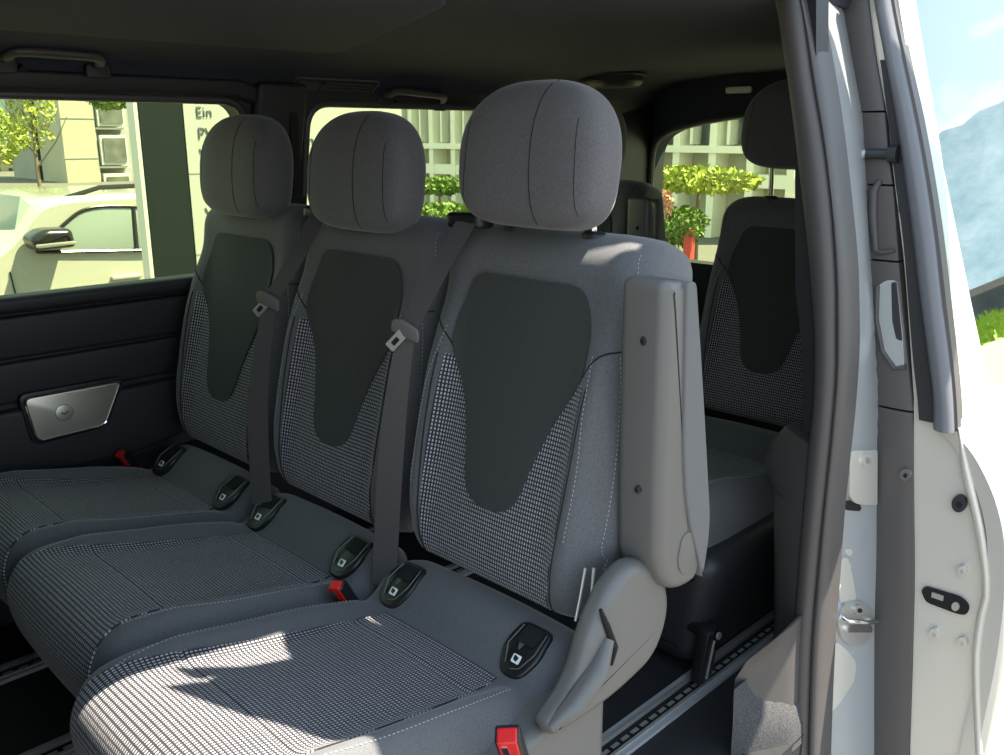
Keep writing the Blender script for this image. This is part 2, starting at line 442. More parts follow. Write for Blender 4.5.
def make_seat(name, label, loc, group, armrest=False, detail=True, buckle=True):
    t = thing(name, label, 'seat', loc, group)
    b = back_mesh().build('backrest', 'fabric', t)
    back_patch([.002 + .402 * k / 110 for k in range(111)], pat_half, .0022).build('backrest_insert', 'pattern', b)
    vs = [.140, .1405, .142, .145, .15, .157, .165] + [.175 + .365 * k / 60 for k in range(61)] + [.546, .552, .557, .561, .564, .566, .567]
    back_patch(vs, panel_half, .006, ns=40).build('backrest_panel', 'fabric_panel', b)
    for sg in (-1, 1):
        for ln in ([(sg * .222, .470), (sg * .232, .40), (sg * .240, .28), (sg * .240, .15), (sg * .232, .08)], [(sg * .180, .455), (sg * .192, .37), (sg * .201, .26), (sg * .198, .14)], [(sg * .215, .632), (sg * .226, .59), (sg * .230, .53), (sg * .228, .475)]):
            st = MB(); stitches(st, line_back(ln, .0008), None); st.build('stitching', 'stitch', b)
        for ln in ([(sg * .160, .415), (sg * .180, .440), (sg * .205, .462), (sg * .236, .474)], [(sg * .185, .40), (sg * .184, .25), (sg * .176, .10), (sg * .168, .0)]):
            sm = MB(); sm.tube(line_back(ln, -.0002), .0017, 6); sm.build('seam', 'seam', b)
    c = cushion_mesh().build('cushion', 'fabric', t)
    insert_mesh().build('cushion_insert', 'pattern', c)
    for sg in (-1, 1):
        cs = MB(); stitches(cs, [cpt(p[0], p[1], .0008) for p in spline([(sg * .205, S_IN0 + .03), (sg * .213, S_IN0 + .15), (sg * .213, S_IN0 + .32), (sg * .203, S_NOSE - .07), (sg * .192, S_NOSE + .0)], 14)], None)
        cs.build('stitching', 'stitch', c)
    h = head_mesh().build('headrest', 'fabric_head', t)
    for sg in (-1, 1):
        if sg < 0:
          hs = MB(); hs.tube([head_front(-.046 + .016 * math.cos(z / HC * 1.6), z, .0) for z in np.linspace(-.118, .122, 26)], .0011, 5); hs.build('seam', 'seam', h)
        hs = MB(); hs.tube([head_front(sg * (.128 - .006 * z / HC), z, .0) for z in np.linspace(-.1, .055, 20)], .0008, 5); hs.build('seam', 'seam', h)
    for sg in (-1, 1):
        p = MB(); p.tube([(sg * .095, -.190, 1.05), (sg * .095, -.186, 1.12), (sg * .095, -.178, 1.20)], .0075, 12)
        po = p.build('headrest_post', 'chrome', t)
        k = MB(); k.loft([[(sg * .095 + r * math.cos(a) * 1.3, -.190 + r * math.sin(a), z + .018) for a in np.linspace(0, 2 * PI, 20, endpoint=False)] for r, z in ((.018, 1.052), (.018, 1.066), (.012, 1.071))])
        k.build('post_collar', 'plastic_dark', po)
    # child-seat anchor covers at both ends of the rear roll
    if detail:
        for sg in (-1, 1):
            g = MB()
            out = round_poly([(-.034, -.062), (.034, -.062), (.042, .005), (.022, .062), (-.022, .062), (-.042, .005)], .02, 5)
            sc_ = s_of_y(.052)
            def gm(a, bb, cc, sg=sg): 
                q = cpt(sg * .165 + a * 1.0, sc_ + bb * .82, 0); _, nn = cprof(sc_ + bb * .82); return q + np.array([0, nn[0], nn[1]]) * (cc - .004)
            g.rprism(out, gm, -.01, .010, .005, 3)
            go = g.build('anchor_cover', 'plastic_black', t)
            s2 = MB(); s2.rprism(round_poly([(-.02, -.05), (.02, -.05), (.02, -.012), (-.02, -.012)], .006), gm, .0085, .0115, .001, 2); s2.build('anchor_slot', 'void', go)
            s3 = MB(); s3.tube([gm(-.026, -.045, .011), gm(-.030, .0, .012), gm(-.016, .036, .012), gm(.0, .046, .012)], .0012, 6); s3.tube([gm(.026, -.045, .011), gm(.030, .0, .012), gm(.016, .036, .012)], .0012, 6); s3.build('anchor_ridge', 'plastic_grey', go)
            ic = MB(); ic.rprism(round_poly([(-.009, .012), (.009, .012), (.009, .030), (-.009, .030)], .003), gm, .0095, .0108, .0003, 1); ico = ic.build('anchor_symbol', 'icon_white', go)
            i2 = MB(); i2.rprism(round_poly([(-.005, .017), (.006, .014), (.005, .024), (-.002, .027)], .002), gm, .0105, .0112, 0); i2.build('symbol_figure', 'plastic_black', go)
    # base
    ba = MB(); ba.rprism(round_poly([(-.205, .0), (.205, .0), (.215, .27), (-.215, .27)], .03), lambda a, bb, cc: (a, cc, bb), -.06, .40, .02)
    ba.build('seat_base', 'plastic_dark', t)
    if buckle:
        m4 = Matrix.Rotation(math.radians(-28), 3, 'X') @ Matrix.Rotation(math.radians(8), 3, 'Y')
        bk = MB(); bk.box((0, 0, 0), (.016, .012, .042), 0, m4); bo = bk.build('belt_buckle', 'plastic_black', t, loc=(-.262, .135, .380)); bo.rotation_euler.z = .4
        bv = bo.modifiers.new('round', 'BEVEL'); bv.width = .003; bv.segments = 2
        q = m4 @ Vector((0, .004, .022)); rb = MB(); rb.box(tuple(q), (.0125, .0105, .023), 0, m4); ro = rb.build('release_button', 'red', bo)
        bv = ro.modifiers.new('round', 'BEVEL'); bv.width = .002; bv.segments = 2
        q = m4 @ Vector((.004, .015, .022)); rb = MB(); rb.box(tuple(q), (.004, .0008, .014), 0, m4); rb.build('button_slot', 'chrome', bo)
    return t

g2 = 'three seats of the second row'
JY = -1.04
near = make_seat('passenger_seat', 'charcoal cloth seat nearest the open door, with an upright grey plastic armrest', (1.09, JY, 0), g2)
# armrest, recliner cover, lever, buckle detail for the near seat (local x = X-1.09, y = Y+1.04)
def L3(X, Y, Z): return (X - 1.09, Y - JY, Z)
def mseat(a, b, c): return L3(c, a, b)
ar = MB()
prof = round_poly([(-1.105, 1.042), (-1.110, .72), (-1.118, .565), (-1.165, .505), (-1.245, .500), (-1.262, .60), (-1.215, .84), (-1.172, 1.036)], [.02, .3, .04, .04, .03, .05, .2, .02], 6)
ar.rprism(prof, mseat, .752, .842, .020, 5)
aro = ar.build('armrest', 'plastic_grey', near); aro['label'] = 'upright grey plastic armrest'
pd = MB(); pd.rprism(round_poly([(-1.150, 1.036), (-1.176, 1.034), (-1.217, .84), (-1.264, .60), (-1.248, .505), (-1.236, .54), (-1.190, .64), (-1.168, .75), (-1.158, .9)], [.01, .01, .1, .05, .01, .02, .06, .1, .2]), mseat, .7465, .80, .004, 3)
pd.build('armrest_pad', 'armrest_pad', aro)
for (z, r) in ((.945, .0075), (.70, .0065)):
    q = MB(); q.rprism(circ(.792, z, r * .8, r, 14), lambda a, b, c: L3(a, c, b), -1.115, -1.104, .002, 2); h_ = q.build('armrest_bolt', 'plastic_dark', aro)
    q = MB(); q.rprism(circ(.792, z, r * .4, r * .5, 10), lambda a, b, c: L3(a, c, b), -1.106, -1.1025, .0); q.build('bolt_socket', 'void', h_)
bt = MB(); bt.rprism(round_poly([(-1.190, .530), (-1.170, .560), (-1.180, .605), (-1.205, .612), (-1.225, .560), (-1.226, .535)], .02), mseat, .7495, .7535, .001, 2)
bt.build('armrest_button', 'plastic_grey', aro)
rc = MB()
rprof = round_poly([(-1.035, .560), (-1.09, .585), (-1.175, .55), (-1.205, .455), (-1.165, .375), (-1.04, .350), (-.90, .352), (-.885, .378), (-.955, .420), (-.985, .50)], [.04, .05, .05, .06, .06, .08, .012, .012, .06, .06], 6)
rc.rprism(rprof, mseat, .775, .822, .020, 5); rco = rc.build('recliner_cover', 'plastic_grey', near)
lv = MB(); lv.tube([L3(*p) for p in [(.785, -.895, .372), (.772, -.935, .398), (.768, -.985, .435), (.775, -1.02, .475)]], [.010, .020, .022, .012], 14, .75); lv.build('recline_lever', 'plastic_grey', rco)
sl = MB(); sl.tube([L3(*p) for p in [(.776, -1.0, .535), (.7735, -1.015, .50), (.773, -1.035, .455), (.7735, -1.03, .425)]], [.003, .006, .007, .003], 10); sl.build('lever_slot', 'void', rco)
sd = MB(); sd.rprism(round_poly([(-1.06, .03), (-.66, .03), (-.62, .30), (-.90, .36), (-1.06, .37)], .03), mseat, .80, .90, .02, 4); sd.build('seat_side_shield', 'plastic_grey', near)
# hinge bracket between backrest and armrest
hb = MB(); hb.tube([L3(.845, -1.045, .565), L3(.845, -1.035, .52), L3(.842, -1.02, .48)], .0025, 8); hb.tube([L3(.835, -1.055, .565), L3(.835, -1.05, .50), L3(.835, -1.04, .47)], .003, 8)
hb.build('hinge_bracket', 'steel', near)
arb = MB(); arb.tube([L3(.80, -1.19, .51), L3(.80, -1.195, .44)], .0035, 8); arb.build('armrest_cable', 'steel', near)

def plain_copy(src, label, loc, skip, group):
    c = src.copy(); COL.objects.link(c); c.location = loc; c['label'] = label; c['group'] = group
    for ch in kids(src):
        if ch.name.split('.')[0] in skip: continue
        copy_tree(ch, c)
    return c
SKIP = ('armrest', 'recliner_cover', 'seat_side_shield', 'hinge_bracket', 'armrest_cable')
mid = plain_copy(near, 'charcoal cloth seat in the middle of the row, between two hanging belts', (1.59, JY, 0), SKIP, g2)
far = plain_copy(near, 'charcoal cloth seat against the window wall, beside the silver speaker grille', (2.085, JY, 0), SKIP, g2)
for ch in kids(near):
    if ch.name.startswith('belt_buckle'): ch.location = (-.312, .235, .388); ch.scale = (1.15, 1.15, 1.15); ch.rotation_euler.z = .75
for ch in kids(far):
    if ch.name.startswith('belt_buckle'): ch.location = (.262, .12, .385)
for q_, k_ in ((mid, .90), (far, .865)):
    for ch in kids(q_):
        if ch.name.startswith('cushion'): ch.scale.y = k_
for q_ in (mid, far):
    for ch in kids(q_):
        if ch.name.startswith('headrest') and not ch.name.startswith('headrest_post'): ch.location.z -= .042
g3 = 'third row seats'
rear = plain_copy(near, 'dark rear seat half hidden behind the open door pillar', (1.26, -2.32, -.015), SKIP + ('anchor_cover', 'belt_buckle', 'seat_base'), g3)
for ch in kids(rear):
    if ch.name.startswith('headrest') and not ch.name.startswith('headrest_post'): ch.location.z += .080
rear2 = plain_copy(near, 'rear seat behind the headrests, only its folded grey armrest showing', (2.02, -2.28, .02), ('recliner_cover', 'seat_side_shield', 'hinge_bracket', 'armrest_cable', 'anchor_cover', 'belt_buckle'), g3)
# ------------------------------------------------------------------ seat belts
def ribbon(m, pts, widths, axis, th=.0012):
    """flat strap: pts centre line, axis = sideways direction at each point."""
    rings = []
    for i, p in enumerate(pts):
        p = np.array(p); a = np.array(axis[i] if isinstance(axis, list) else axis, float); a /= np.linalg.norm(a)
        t = np.array(pts[min(i + 1, len(pts) - 1)]) - np.array(pts[max(i - 1, 0)]); t = t / np.linalg.norm(t)
        n = np.cross(a, t); n /= np.linalg.norm(n); w = widths[i] / 2
        rings.append([p - a * w - n * th, p + a * w - n * th, p + a * w + n * th, p - a * w + n * th])
    m.loft(rings)
def seat_belt(label, pix, depthY, group):
    """pix: (px, py) of guide, middle, tongue, lower, bottom; depthY: Y of each."""
    P = [ony(x, y, Y) for (x, y), Y in zip(pix, depthY)]
    base = P[-1].copy()
    t = thing('seat_belt', label, 'seat belt', tuple(base), group)
    P = [p - base for p in P]
    s1 = MB(); up = spline(P[:3], 10); ribbon(s1, up, [.042] * len(up), (.9, .35, 0)); s1.build('strap', 'belt', t)
    s2 = MB(); lo = spline(P[2:], 10); n = len(lo)
    ax = [(.75 + .1 * i / n, .55, 0.0) for i in range(n)]
    ribbon(s2, lo, [.03 + .02 * min(1, i / (n * .5)) for i in range(n)], ax); s2.build('strap', 'belt', t)
    # tongue: plastic grip across the strap, steel plate hanging to the front
    q = np.array(P[2]); dn = ony(pix[2][0] - 16, pix[2][1] + 17, depthY[2] + .02) - base - q; dn = dn / np.linalg.norm(dn)
    sx_ = np.cross(dn, [-.6, .75, .2]); sx_ = sx_ / np.linalg.norm(sx_); nn = np.cross(sx_, dn)
    if nn[1] < 0: nn = -nn
    def tm(a, b, c): return tuple(q + sx_ * a + dn * b + nn * (c + .004))
    def gm(a, b, c): return tuple(q + np.array([.80, .34, .36]) * a + np.array([-.25, -.1, .9]) * b + nn * (c + .003))
    g = MB(); g.rprism(round_poly([(-.034, -.012), (.030, -.016), (.034, .006), (.016, .018), (-.026, .014)], .008), gm, -.004, .009, .003, 3)
    to = g.build('tongue_grip', 'plastic_grey', t)
    g = MB(); g.rprism(round_poly([(-.010, .004), (.010, .004), (.010, .046), (-.010, .046)], .003), tm, .003, .006, .0005, 1)
    tg = g.build('tongue_plate', 'steel', to)
    g = MB(); g.rprism(round_poly([(-.0045, .020), (.0045, .020), (.0045, .036), (-.0045, .036)], .002), tm, .0058, .0066, 0); g.build('tongue_hole', 'void', to)
    # guide on top of the backrest
    q0 = Vector(P[0])
    g = MB(); g.rprism(round_poly([(-.045, -.022), (.045, -.022), (.045, .022), (-.045, .022)], .02), lambda a, b, c: tuple(q0 + Vector((a * .9 + .008, b - .018 + a * .25, c))), -.012, .016, .008, 4)
    go = g.build('belt_guide', 'plastic_black', t)
    return t
gb = 'belts hanging between the seats'
seat_belt('black seat belt hanging between the armrest seat and the middle seat', [(466, 222), (436, 275), (407, 330), (393, 430), (384, 585)], [-1.15, -1.075, -1.02, -1.0, -.99], gb)
seat_belt('black seat belt hanging between the middle seat and the wall-side seat', [(318, 214), (296, 258), (270, 300), (258, 400), (262, 505)], [-1.15, -1.075, -1.02, -1.0, -.99], gb)

# ------------------------------------------------------------------ van shell
xn = table([(-.6, .70), (0, .715), (.5, .735), (.9, .77), (1.2, .82), (1.4, .865), (1.52, .905)])
def xf(z): return 3.14 - xn(z)
YF, YB = .45, -3.20
def struct(m, name, material, **k):
    o = m.build(name, material, **k); o['kind'] = 'structure'; return o
# floor
m = MB(); m.box((1.57, (YF + YB) / 2, -.03), (.855, (YF - YB) / 2, .03)); struct(m, 'floor', 'floor_mat', smooth=False)
# ceiling: cove profile swept along Y, with thickness and a recessed centre panel
m = MB()
half = [(.73, 1.335), (.722, 1.362), (.700, 1.392), (.655, 1.422), (.57, 1.447), (.45, 1.462), (.30, 1.470), (.0, 1.475)]
prof = spline([(1.57 + a, z) for a, z in half], 4) ; profl = [np.array([3.14 - p[0], p[1]]) for p in reversed(prof)]
full = list(prof) + [np.array(p) for p in spline([(1.57, 1.475), (1.30, 1.478), (1.10, 1.483), (.96, 1.49), (.88, 1.50)], 4)][1:]
outer = [np.array([1.57 + (p[0] - 1.57) * 1.035, p[1] + .055]) for p in reversed(full)]
m.loft([[(p[0], y, p[1]) for p in full + outer] for y in (YF, 0, -1, -2, -3, YB)])
struct(m, 'ceiling', 'headliner')
m = MB()   # raised centre panel of the headliner
out = round_poly([(2.05, -1.46), (1.10, -1.02), (1.06, -.30), (2.06, -.30)], [.10, .12, .05, .05], 6)
m.rprism(out, mXY(), 1.452, 1.478, .008, 3); struct(m, 'trim_1', 'headliner')
# far wall, with two window openings, built as a lofted sheet of panels
WB, WT = .885, 1.335
def wall_pt(y, z, off=0): return (xf(z) + off, y, z)
def wall_prism(m, poly, o0, o1, r=.0, n=3, sub=True):
    m.rprism(poly, lambda a, b, c: (xf(b) + c, a, b), o0, o1, r, n)
W1 = (.30, -1.315); W2 = (-1.525, -2.85)
m = MB()
def quadwall(y0, y1, z0, z1, nz=6):
    rings = []
    for k in range(nz + 1):
        z = z0 + (z1 - z0) * k / nz
        rings.append([wall_pt(y0, z, 0), wall_pt(y1, z, 0), wall_pt(y1, z, .06), wall_pt(y0, z, .06)])
    m.loft(rings)
quadwall(YF, YB, -.02, WB - .02, 10); quadwall(YF, YB, WT, 1.42, 3)
quadwall(YF, W1[0], WB - .02, WT); quadwall(W1[1], W2[0], WB - .02, WT); quadwall(W2[1], YB, WB - .02, WT)
wr = struct(m, 'wall_right', 'wall_trim', smooth=False)
def fillet(m, yc, zc, sy, sz, r, o0, o1):
    pts = [(yc, zc)] + [(yc + sy * r * (1 - math.sin(a)), zc + sz * r * (1 - math.cos(a))) for a in np.linspace(0, PI / 2, 9)]
    wall_prism(m, pts, o0, o1)
m = MB()
for (a, b) in (W1, W2):
    for y, s in ((a, -1), (b, 1)):
        fillet(m, y, WT, s, -1, .07, .0, .06); fillet(m, y, WB - .02, s, 1, .05, .0, .06)
struct(m, 'trim_2', 'wall_trim', smooth=False)
# window surrounds (rounded frame bead) and panes
def frame_path(a, b, z0, z1, r, o):
    P = round_poly([(a, z0), (b, z0), (b, z1), (a, z1)], r, 8); P.append(P[0]); return [(xf(p[1]) + o, p[0], p[1]) for p in P]
for i, (a, b) in enumerate((W1, W2)):
    m = MB(); m.rprism(round_poly([(a, WB - .03), (b, WB - .03), (b, WT + .01), (a, WT + .01)], .07, 8), lambda p, q, c: (xf(q) + c, p, q), .045, .050)
    g = m.build('window_%d' % (i + 1), 'glass_tint', smooth=False); g['kind'] = 'structure'
    m = MB(); m.tube(frame_path(a + .005, b - .005, WB - .022, WT + .005, .075, .004), .012, 10); m.build('window_seal', 'rubber', g, kind='structure')
# header trim band above the window and sill roll, grooves and lower pocket of the wall panel
m = MB(); wall_prism(m, round_poly([(YF, 1.347), (-1.30, 1.347), (-1.40, 1.30), (-1.36, 1.37), (-1.30, 1.392), (YF, 1.392)], [0, .05, .01, .03, .05, 0]), -.018, .02, .010); struct(m, 'trim_3', 'wall_trim')
m = MB(); wall_prism(m, [(YF, WB - .055), (YB, WB - .055), (YB, WB - .012), (YF, WB - .012)], -.035, .02, .016, 4); struct(m, 'trim_4', 'wall_trim')
m = MB(); wall_prism(m, [(YF, .715), (-1.30, .715), (-1.30, .822), (YF, .822)], -.022, .01, .010, 4); struct(m, 'trim_5', 'wall_trim')
m = MB(); wall_prism(m, [(YF, .590), (-1.30, .605), (-1.30, .706), (YF, .706)], -.016, .01, .010, 4); struct(m, 'trim_6', 'wall_trim')
m = MB(); wall_prism(m, round_poly([(YF, .395), (-.98, .395), (-1.18, .44), (-1.18, .59), (YF, .577)], [0, .06, .06, .03, 0]), -.030, .01, .014, 4); struct(m, 'trim_7', 'wall_trim')
m = MB(); m.rprism([(xf(.4) - .16, .34), (xf(.4) + .01, .385), (xf(.4) + .01, .30), (xf(.4) - .13, .30)], lambda a, b, c: (a, c, b), YF, -1.6, .015, 4); struct(m, 'trim_8', 'wall_trim')
# C pillar cover between the windows
m = MB(); wall_prism(m, round_poly([(-1.335, .80), (-1.325, 1.1), (-1.34, 1.39), (-1.50, 1.39), (-1.49, 1.1), (-1.49, .80)], .02), -.03, .03, .015, 4); struct(m, 'trim_9', 'wall_trim')
m = MB(); m.box((xf(1.08) - .075, -1.45, 1.03), (.012, .02, .05)); m.box((xf(1.08) - .05, -1.45, .99), (.03, .012, .35)); struct(m, 'trim_10', 'plastic_black')
# rear wall with the tailgate window
TY = YB
m = MB()
def tail_quad(x0, x1, z0, z1): m.box(((x0 + x1) / 2, TY - .03, (z0 + z1) / 2), (abs(x1 - x0) / 2, .04, (z1 - z0) / 2))
tail_quad(.70, 2.45, -.02, .74)
P_top = [(2.275, 1.12), (2.265, 1.20), (2.22, 1.25), (2.12, 1.285), (1.88, 1.322), (1.57, 1.345), (1.26, 1.322), (1.02, 1.285), (.92, 1.25), (.875, 1.20), (.865, 1.12)]
ptop = spline(P_top, 5)
prev = None
rings = []
for k, p in enumerate(ptop): rings.append([(p[0], TY + .01, p[1]), (p[0], TY + .01, 1.56), (p[0], TY - .07, 1.56), (p[0], TY - .07, p[1])])
m.box((2.365, TY - .03, 1.15), (.09, .04, .42)); m.box((.775, TY - .03, 1.15), (.09, .04, .42))
wb = struct(m, 'wall_back', 'wall_trim', smooth=False)
m = MB(); m.loft(rings); struct(m, 'trim_25', 'headliner', smooth=False)
m = MB(); m.box((1.57, TY - .055, 1.09), (.76, .003, .37)); struct(m, 'window_3', 'glass_tint', smooth=False)
m = MB(); tp = [(2.275, TY + .02, .74)] + [(p[0], TY + .02, p[1]) for p in ptop] + [(.865, TY + .02, .74)]; m.tube(tp, .014, 8); m.build('window_seal', 'rubber', bpy.data.objects['window_3'], kind='structure')
# D pillar trim on the far side
m = MB(); m.rprism(round_poly([(2.30, -2.86), (2.40, -2.86), (2.40, -3.19), (2.28, -3.19)], .01), mXY(), .0, 1.40, .003); struct(m, 'trim_11', 'plastic_black')
# dark partition added out of view, keeps excess light out of the cabin
m = MB(); m.box((1.57, YF + .02, .70), (.86, .02, .78)); struct(m, 'added_front_wall', 'wall_trim', smooth=False)
# near side wall behind the opening
m = MB(); rings = []
for z in (-.30, 0, .3, .6, .9, 1.1, 1.3, 1.45, 1.53): rings.append([(xn(z) + .05, -1.80, z), (xn(z) + .01, -1.95, z), (xn(z) + .01, YB, z), (xn(z) + .07, YB, z)])
m.loft(rings); struct(m, 'wall_left', 'wall_trim')
# roof edge over the opening
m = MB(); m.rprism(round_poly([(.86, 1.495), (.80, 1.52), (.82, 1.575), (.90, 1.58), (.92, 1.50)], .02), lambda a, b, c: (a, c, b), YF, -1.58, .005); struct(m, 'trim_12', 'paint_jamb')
# front pillar of the door opening
m = MB(); rings = []
for z in (-.30, 0, .3, .6, .9, 1.1, 1.3, 1.45, 1.56): rings.append([(xn(z) - .02, -.10, z), (xn(z) + .05, -.12, z), (xn(z) + .07, YF, z), (xn(z) - .03, YF, z)])
m.loft(rings); struct(m, 'wall_side', 'plastic_trim')
# door sill
m = MB(); m.box((.765, -.80, -.13), (.04, .75, .045)); struct(m, 'trim_13', 'plastic_trim', smooth=False)

# ------------------------------------------------------------------ rear edge of the door opening
ROWS = [-40, 0, 50, 100, 150, 200, 250, 300, 350, 400, 450, 500, 550, 600, 650, 700, 755, 800]
def col(pts):
    f = table([(p[1], p[0]) for p in pts]); return f
def pillar(name, xl, xr, Yl, Yr, back, material, rows=None, bulge=0, parent=None, n=7, kind=None, zs=None):
    """upright strip whose front runs from column xl to column xr; a solid with depth."""
    m = MB(); rings = []
    fl, fr = col(xl), col(xr)
    y0, y1 = rows or (-40, 800)
    N = max(4, int((y1 - y0) / 18))
    for k in range(N + 1):
        y = y0 + (y1 - y0) * k / N
        a = ony(fl(y), y, Yl); b = ony(fr(y), y, Yr)
        # keep both edges at one height
        b = b.copy(); b[2] = a[2]
        ring = []
        for i in range(n + 1):
            t = i / n; p = a + (b - a) * t; p = p + np.array([-.2, 1, 0]) * bulge * math.sin(PI * t) ** .7; ring.append(p)
        ring += [b + np.array([.0, -back, 0]), a + np.array([.0, -back, 0])]
        rings.append(ring)
    m.loft(rings); o = m.build(name, material, parent, angle=50)
    if kind: o['kind'] = kind
    return o
seal_l = [(760, -40), (775, 0), (783, 50), (793, 120), (801, 189), (808, 250), (812, 300), (814, 350), (813, 400), (808, 450), (802, 520), (797, 580), (792, 660), (790, 755), (789, 800)]
seal_m = [(788, -40), (800, 0), (812, 80), (824, 150), (832, 220), (836, 300), (836, 360), (832, 420), (825, 490), (818, 560), (811, 650), (808, 755), (807, 800)]
seal_r = [(800, -40), (812, 0), (824, 60), (835, 130), (843, 200), (850, 280), (851, 340), (848, 400), (842, 460), (836, 520), (832, 580), (827, 650), (823, 755), (822, 800)]
pillar('trim_14', seal_l, seal_m, -1.655, -1.655, .05, 'plastic_trim', bulge=.012, kind='structure')
pillar('trim_15', seal_m, seal_r, -1.66, -1.685, .04, 'rubber', bulge=.018, kind='structure')
jam_r = [(840, -40), (844, 0), (853, 60), (862, 120), (862, 189), (863, 258), (867, 300), (873, 370), (878, 403), (880, 470), (880, 566), (878, 660), (878, 755), (878, 800)]
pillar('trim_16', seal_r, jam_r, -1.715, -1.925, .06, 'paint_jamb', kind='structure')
# inner trim of the pillar, three pieces, and the carpet under it
pillar('trim_17', [(795, 290), (800, 330), (803, 400), (803, 425)], [(816, 290), (818, 340), (817, 400), (813, 430)], -1.67, -1.66, .05, 'plastic_dark', rows=(-40, 430), kind='structure')
pillar('trim_18', [(786, 425), (772, 440), (764, 452), (765, 465), (769, 478), (774, 489)], [(815, 425), (810, 450), (804, 489)], -1.74, -1.66, .06, 'plastic_trim', rows=(426, 490), bulge=.006, kind='structure')
pillar('trim_19', [(774, 491), (774, 560), (774, 622), (773, 640)], [(805, 491), (799, 560), (795, 622), (793, 655)], -1.72, -1.66, .06, 'plastic_trim', rows=(491, 640), bulge=.004, kind='structure')
pillar('trim_20', [(772, 641), (764, 652), (748, 660), (738, 672), (733, 690), (733, 735)], [(794, 641), (792, 700), (791, 735)], -1.50, -1.62, .08, 'plastic_trim', rows=(642, 735), bulge=.004, kind='structure')
pillar('trim_21', [(734, 690), (733, 720), (731, 755), (730, 800)], [(760, 700), (778, 716), (791, 735), (792, 800)], -1.47, -1.60, .10, 'carpet', rows=(690, 765), kind='structure')
# ------------------------------------------------------------------ hinge plate and striker on the jamb
def jam(px, py, off=0):
    f0, f1 = col(seal_r), col(jam_r); a, b = ony(f0(py), py, -1.715), ony(f1(py), py, -1.925); b[2] = a[2]
    n = np.cross(b - a, [0, 0, 1]); n = n / np.linalg.norm(n)
    if n[0] > 0: n = -n
    d = ray(px, py); return CAM + d * (((a - CAM) @ n) / (d @ n)) + n * off
def jprism(m, poly, c0, c1, r=0, n=3): m.rprism(poly, lambda a, b, c: jam(a, b, c), c0, c1, r, n)
def jround(m, poly, c0, c1):
    # poly in pixels; rounded by a smaller front outline
    jprism(m, poly, c0, c1)
t = thing('hinge_plate', 'white painted hinge plate with one bolt on the door jamb', 'bracket', tuple(jam(860, 478)))
o0 = Vector(jam(860, 478))
def local(m):
    m.v = [tuple(Vector(v) - o0) for v in m.v]; return m
m = MB(); jprism(m, round_poly([(845, 450), (873, 449), (873, 504), (852, 503), (845, 496)], [5, 2, 2, 8, 6]), .0, .010); local(m).build('plate', 'paint', t)
m = MB(); jprism(m, circ(861, 459, 6, 6.5), .009, .014); bo = local(m).build('bolt', 'paint', t)
m = MB(); jprism(m, circ(861, 459, 3, 3.2), .0135, .0155); local(m).build('bolt_socket', 'steel', bo)
m = MB(); jprism(m, round_poly([(840, 500), (873, 502), (873, 512), (845, 510)], 3), .0, .002); local(m).build('plate_gap', 'void', t)
o0 = Vector(jam(853, 620))
t = thing('door_striker', 'bright steel striker plate bolted low on the door jamb', 'latch', tuple(o0))
m = MB(); jprism(m, round_poly([(843, 600), (860, 599), (869, 608), (872, 625), (866, 640), (850, 646), (839, 638), (834, 620)], 6), .0, .008); local(m).build('striker_plate', 'steel', t)
m = MB(); jprism(m, circ(854, 608, 5, 5), .007, .014); bo = local(m).build('bolt', 'steel', t)
m = MB(); jprism(m, circ(854, 608, 2.4, 2.4), .0138, .0146); local(m).build('bolt_socket', 'void', bo)
m = MB(); m.tube([jam(*p) for p in [(839, 616, .006), (839, 617, .022), (845, 616, .03), (854, 617, .031), (863, 616, .030), (868, 618, .020), (868, 620, .006)]], .0055, 10); local(m).build('striker_loop', 'chrome', t)
m = MB(); jprism(m, round_poly([(842, 622), (866, 622), (868, 630), (840, 630)], 3), .006, .013); local(m).build('striker_saddle', 'chrome', t)
# pressed dimples in the jamb
m = MB()
for (x, y) in ((848, 552), (847, 566), (843, 580), (854, 652)): jprism(m, circ(x, y, 3.2, 3.6, 14), -.002, .003)
struct(m, 'trim_22', 'paint')
m = MB(); jprism(m, round_poly([(838, 560), (846, 556), (851, 575), (855, 600), (838, 602)], 4), -.001, .004); struct(m, 'painted_sun_upper', 'paint')  # lighter patch above the striker, sunlight put into its colour
m = MB(); jprism(m, round_poly([(834, 640), (846, 650), (855, 662), (853, 680), (840, 700), (827, 715)], 5), -.001, .004); struct(m, 'painted_sun_lower', 'paint')  # sunlit area below the striker, put in as a lighter patch

# ------------------------------------------------------------------ sliding door, slid back along the body
DY = -1.90
door_base = ony(915, 755, DY)
door = thing('sliding_door', 'white sliding van door standing open along the side', 'door', (door_base[0], DY, -.35), kind='thing')
d0 = Vector(door.location)
def dbuild(m, name, material, parent=None, **k):
    m.v = [tuple(Vector(v) - d0) for v in m.v]; return m.build(name, material, parent or door, **k)
def dstrip(name, xl, xr, Yl, Yr, back, material, rows, bulge=0, parent=None, n=7):
    o = pillar(name, xl, xr, Yl, Yr, back, material, rows, bulge, None, n)
    o.data.transform(Matrix.Translation(-d0)); o.parent = parent or door; return o
tr_l = [(835, -40), (839, 0), (848, 60), (857, 120), (857, 140), (857, 189), (858, 258), (862, 300), (868, 370), (873, 403), (875, 470), (875, 566), (873, 660), (873, 755), (873, 800)]
tr_r = [(863, -40), (867, 0), (875, 60), (884, 110), (889, 160), (893, 189), (899, 258), (904, 310), (910, 370), (913, 403), (914, 470), (915, 566), (913, 660), (910, 755), (909, 800)]
dstrip('inner_trim', tr_l, tr_r, DY + .005, DY + .005, .10, 'plastic_trim', (-40, 111), .006)
dstrip('inner_trim', tr_l, tr_r, DY + .005, DY + .005, .10, 'plastic_trim', (113, 183), .005)
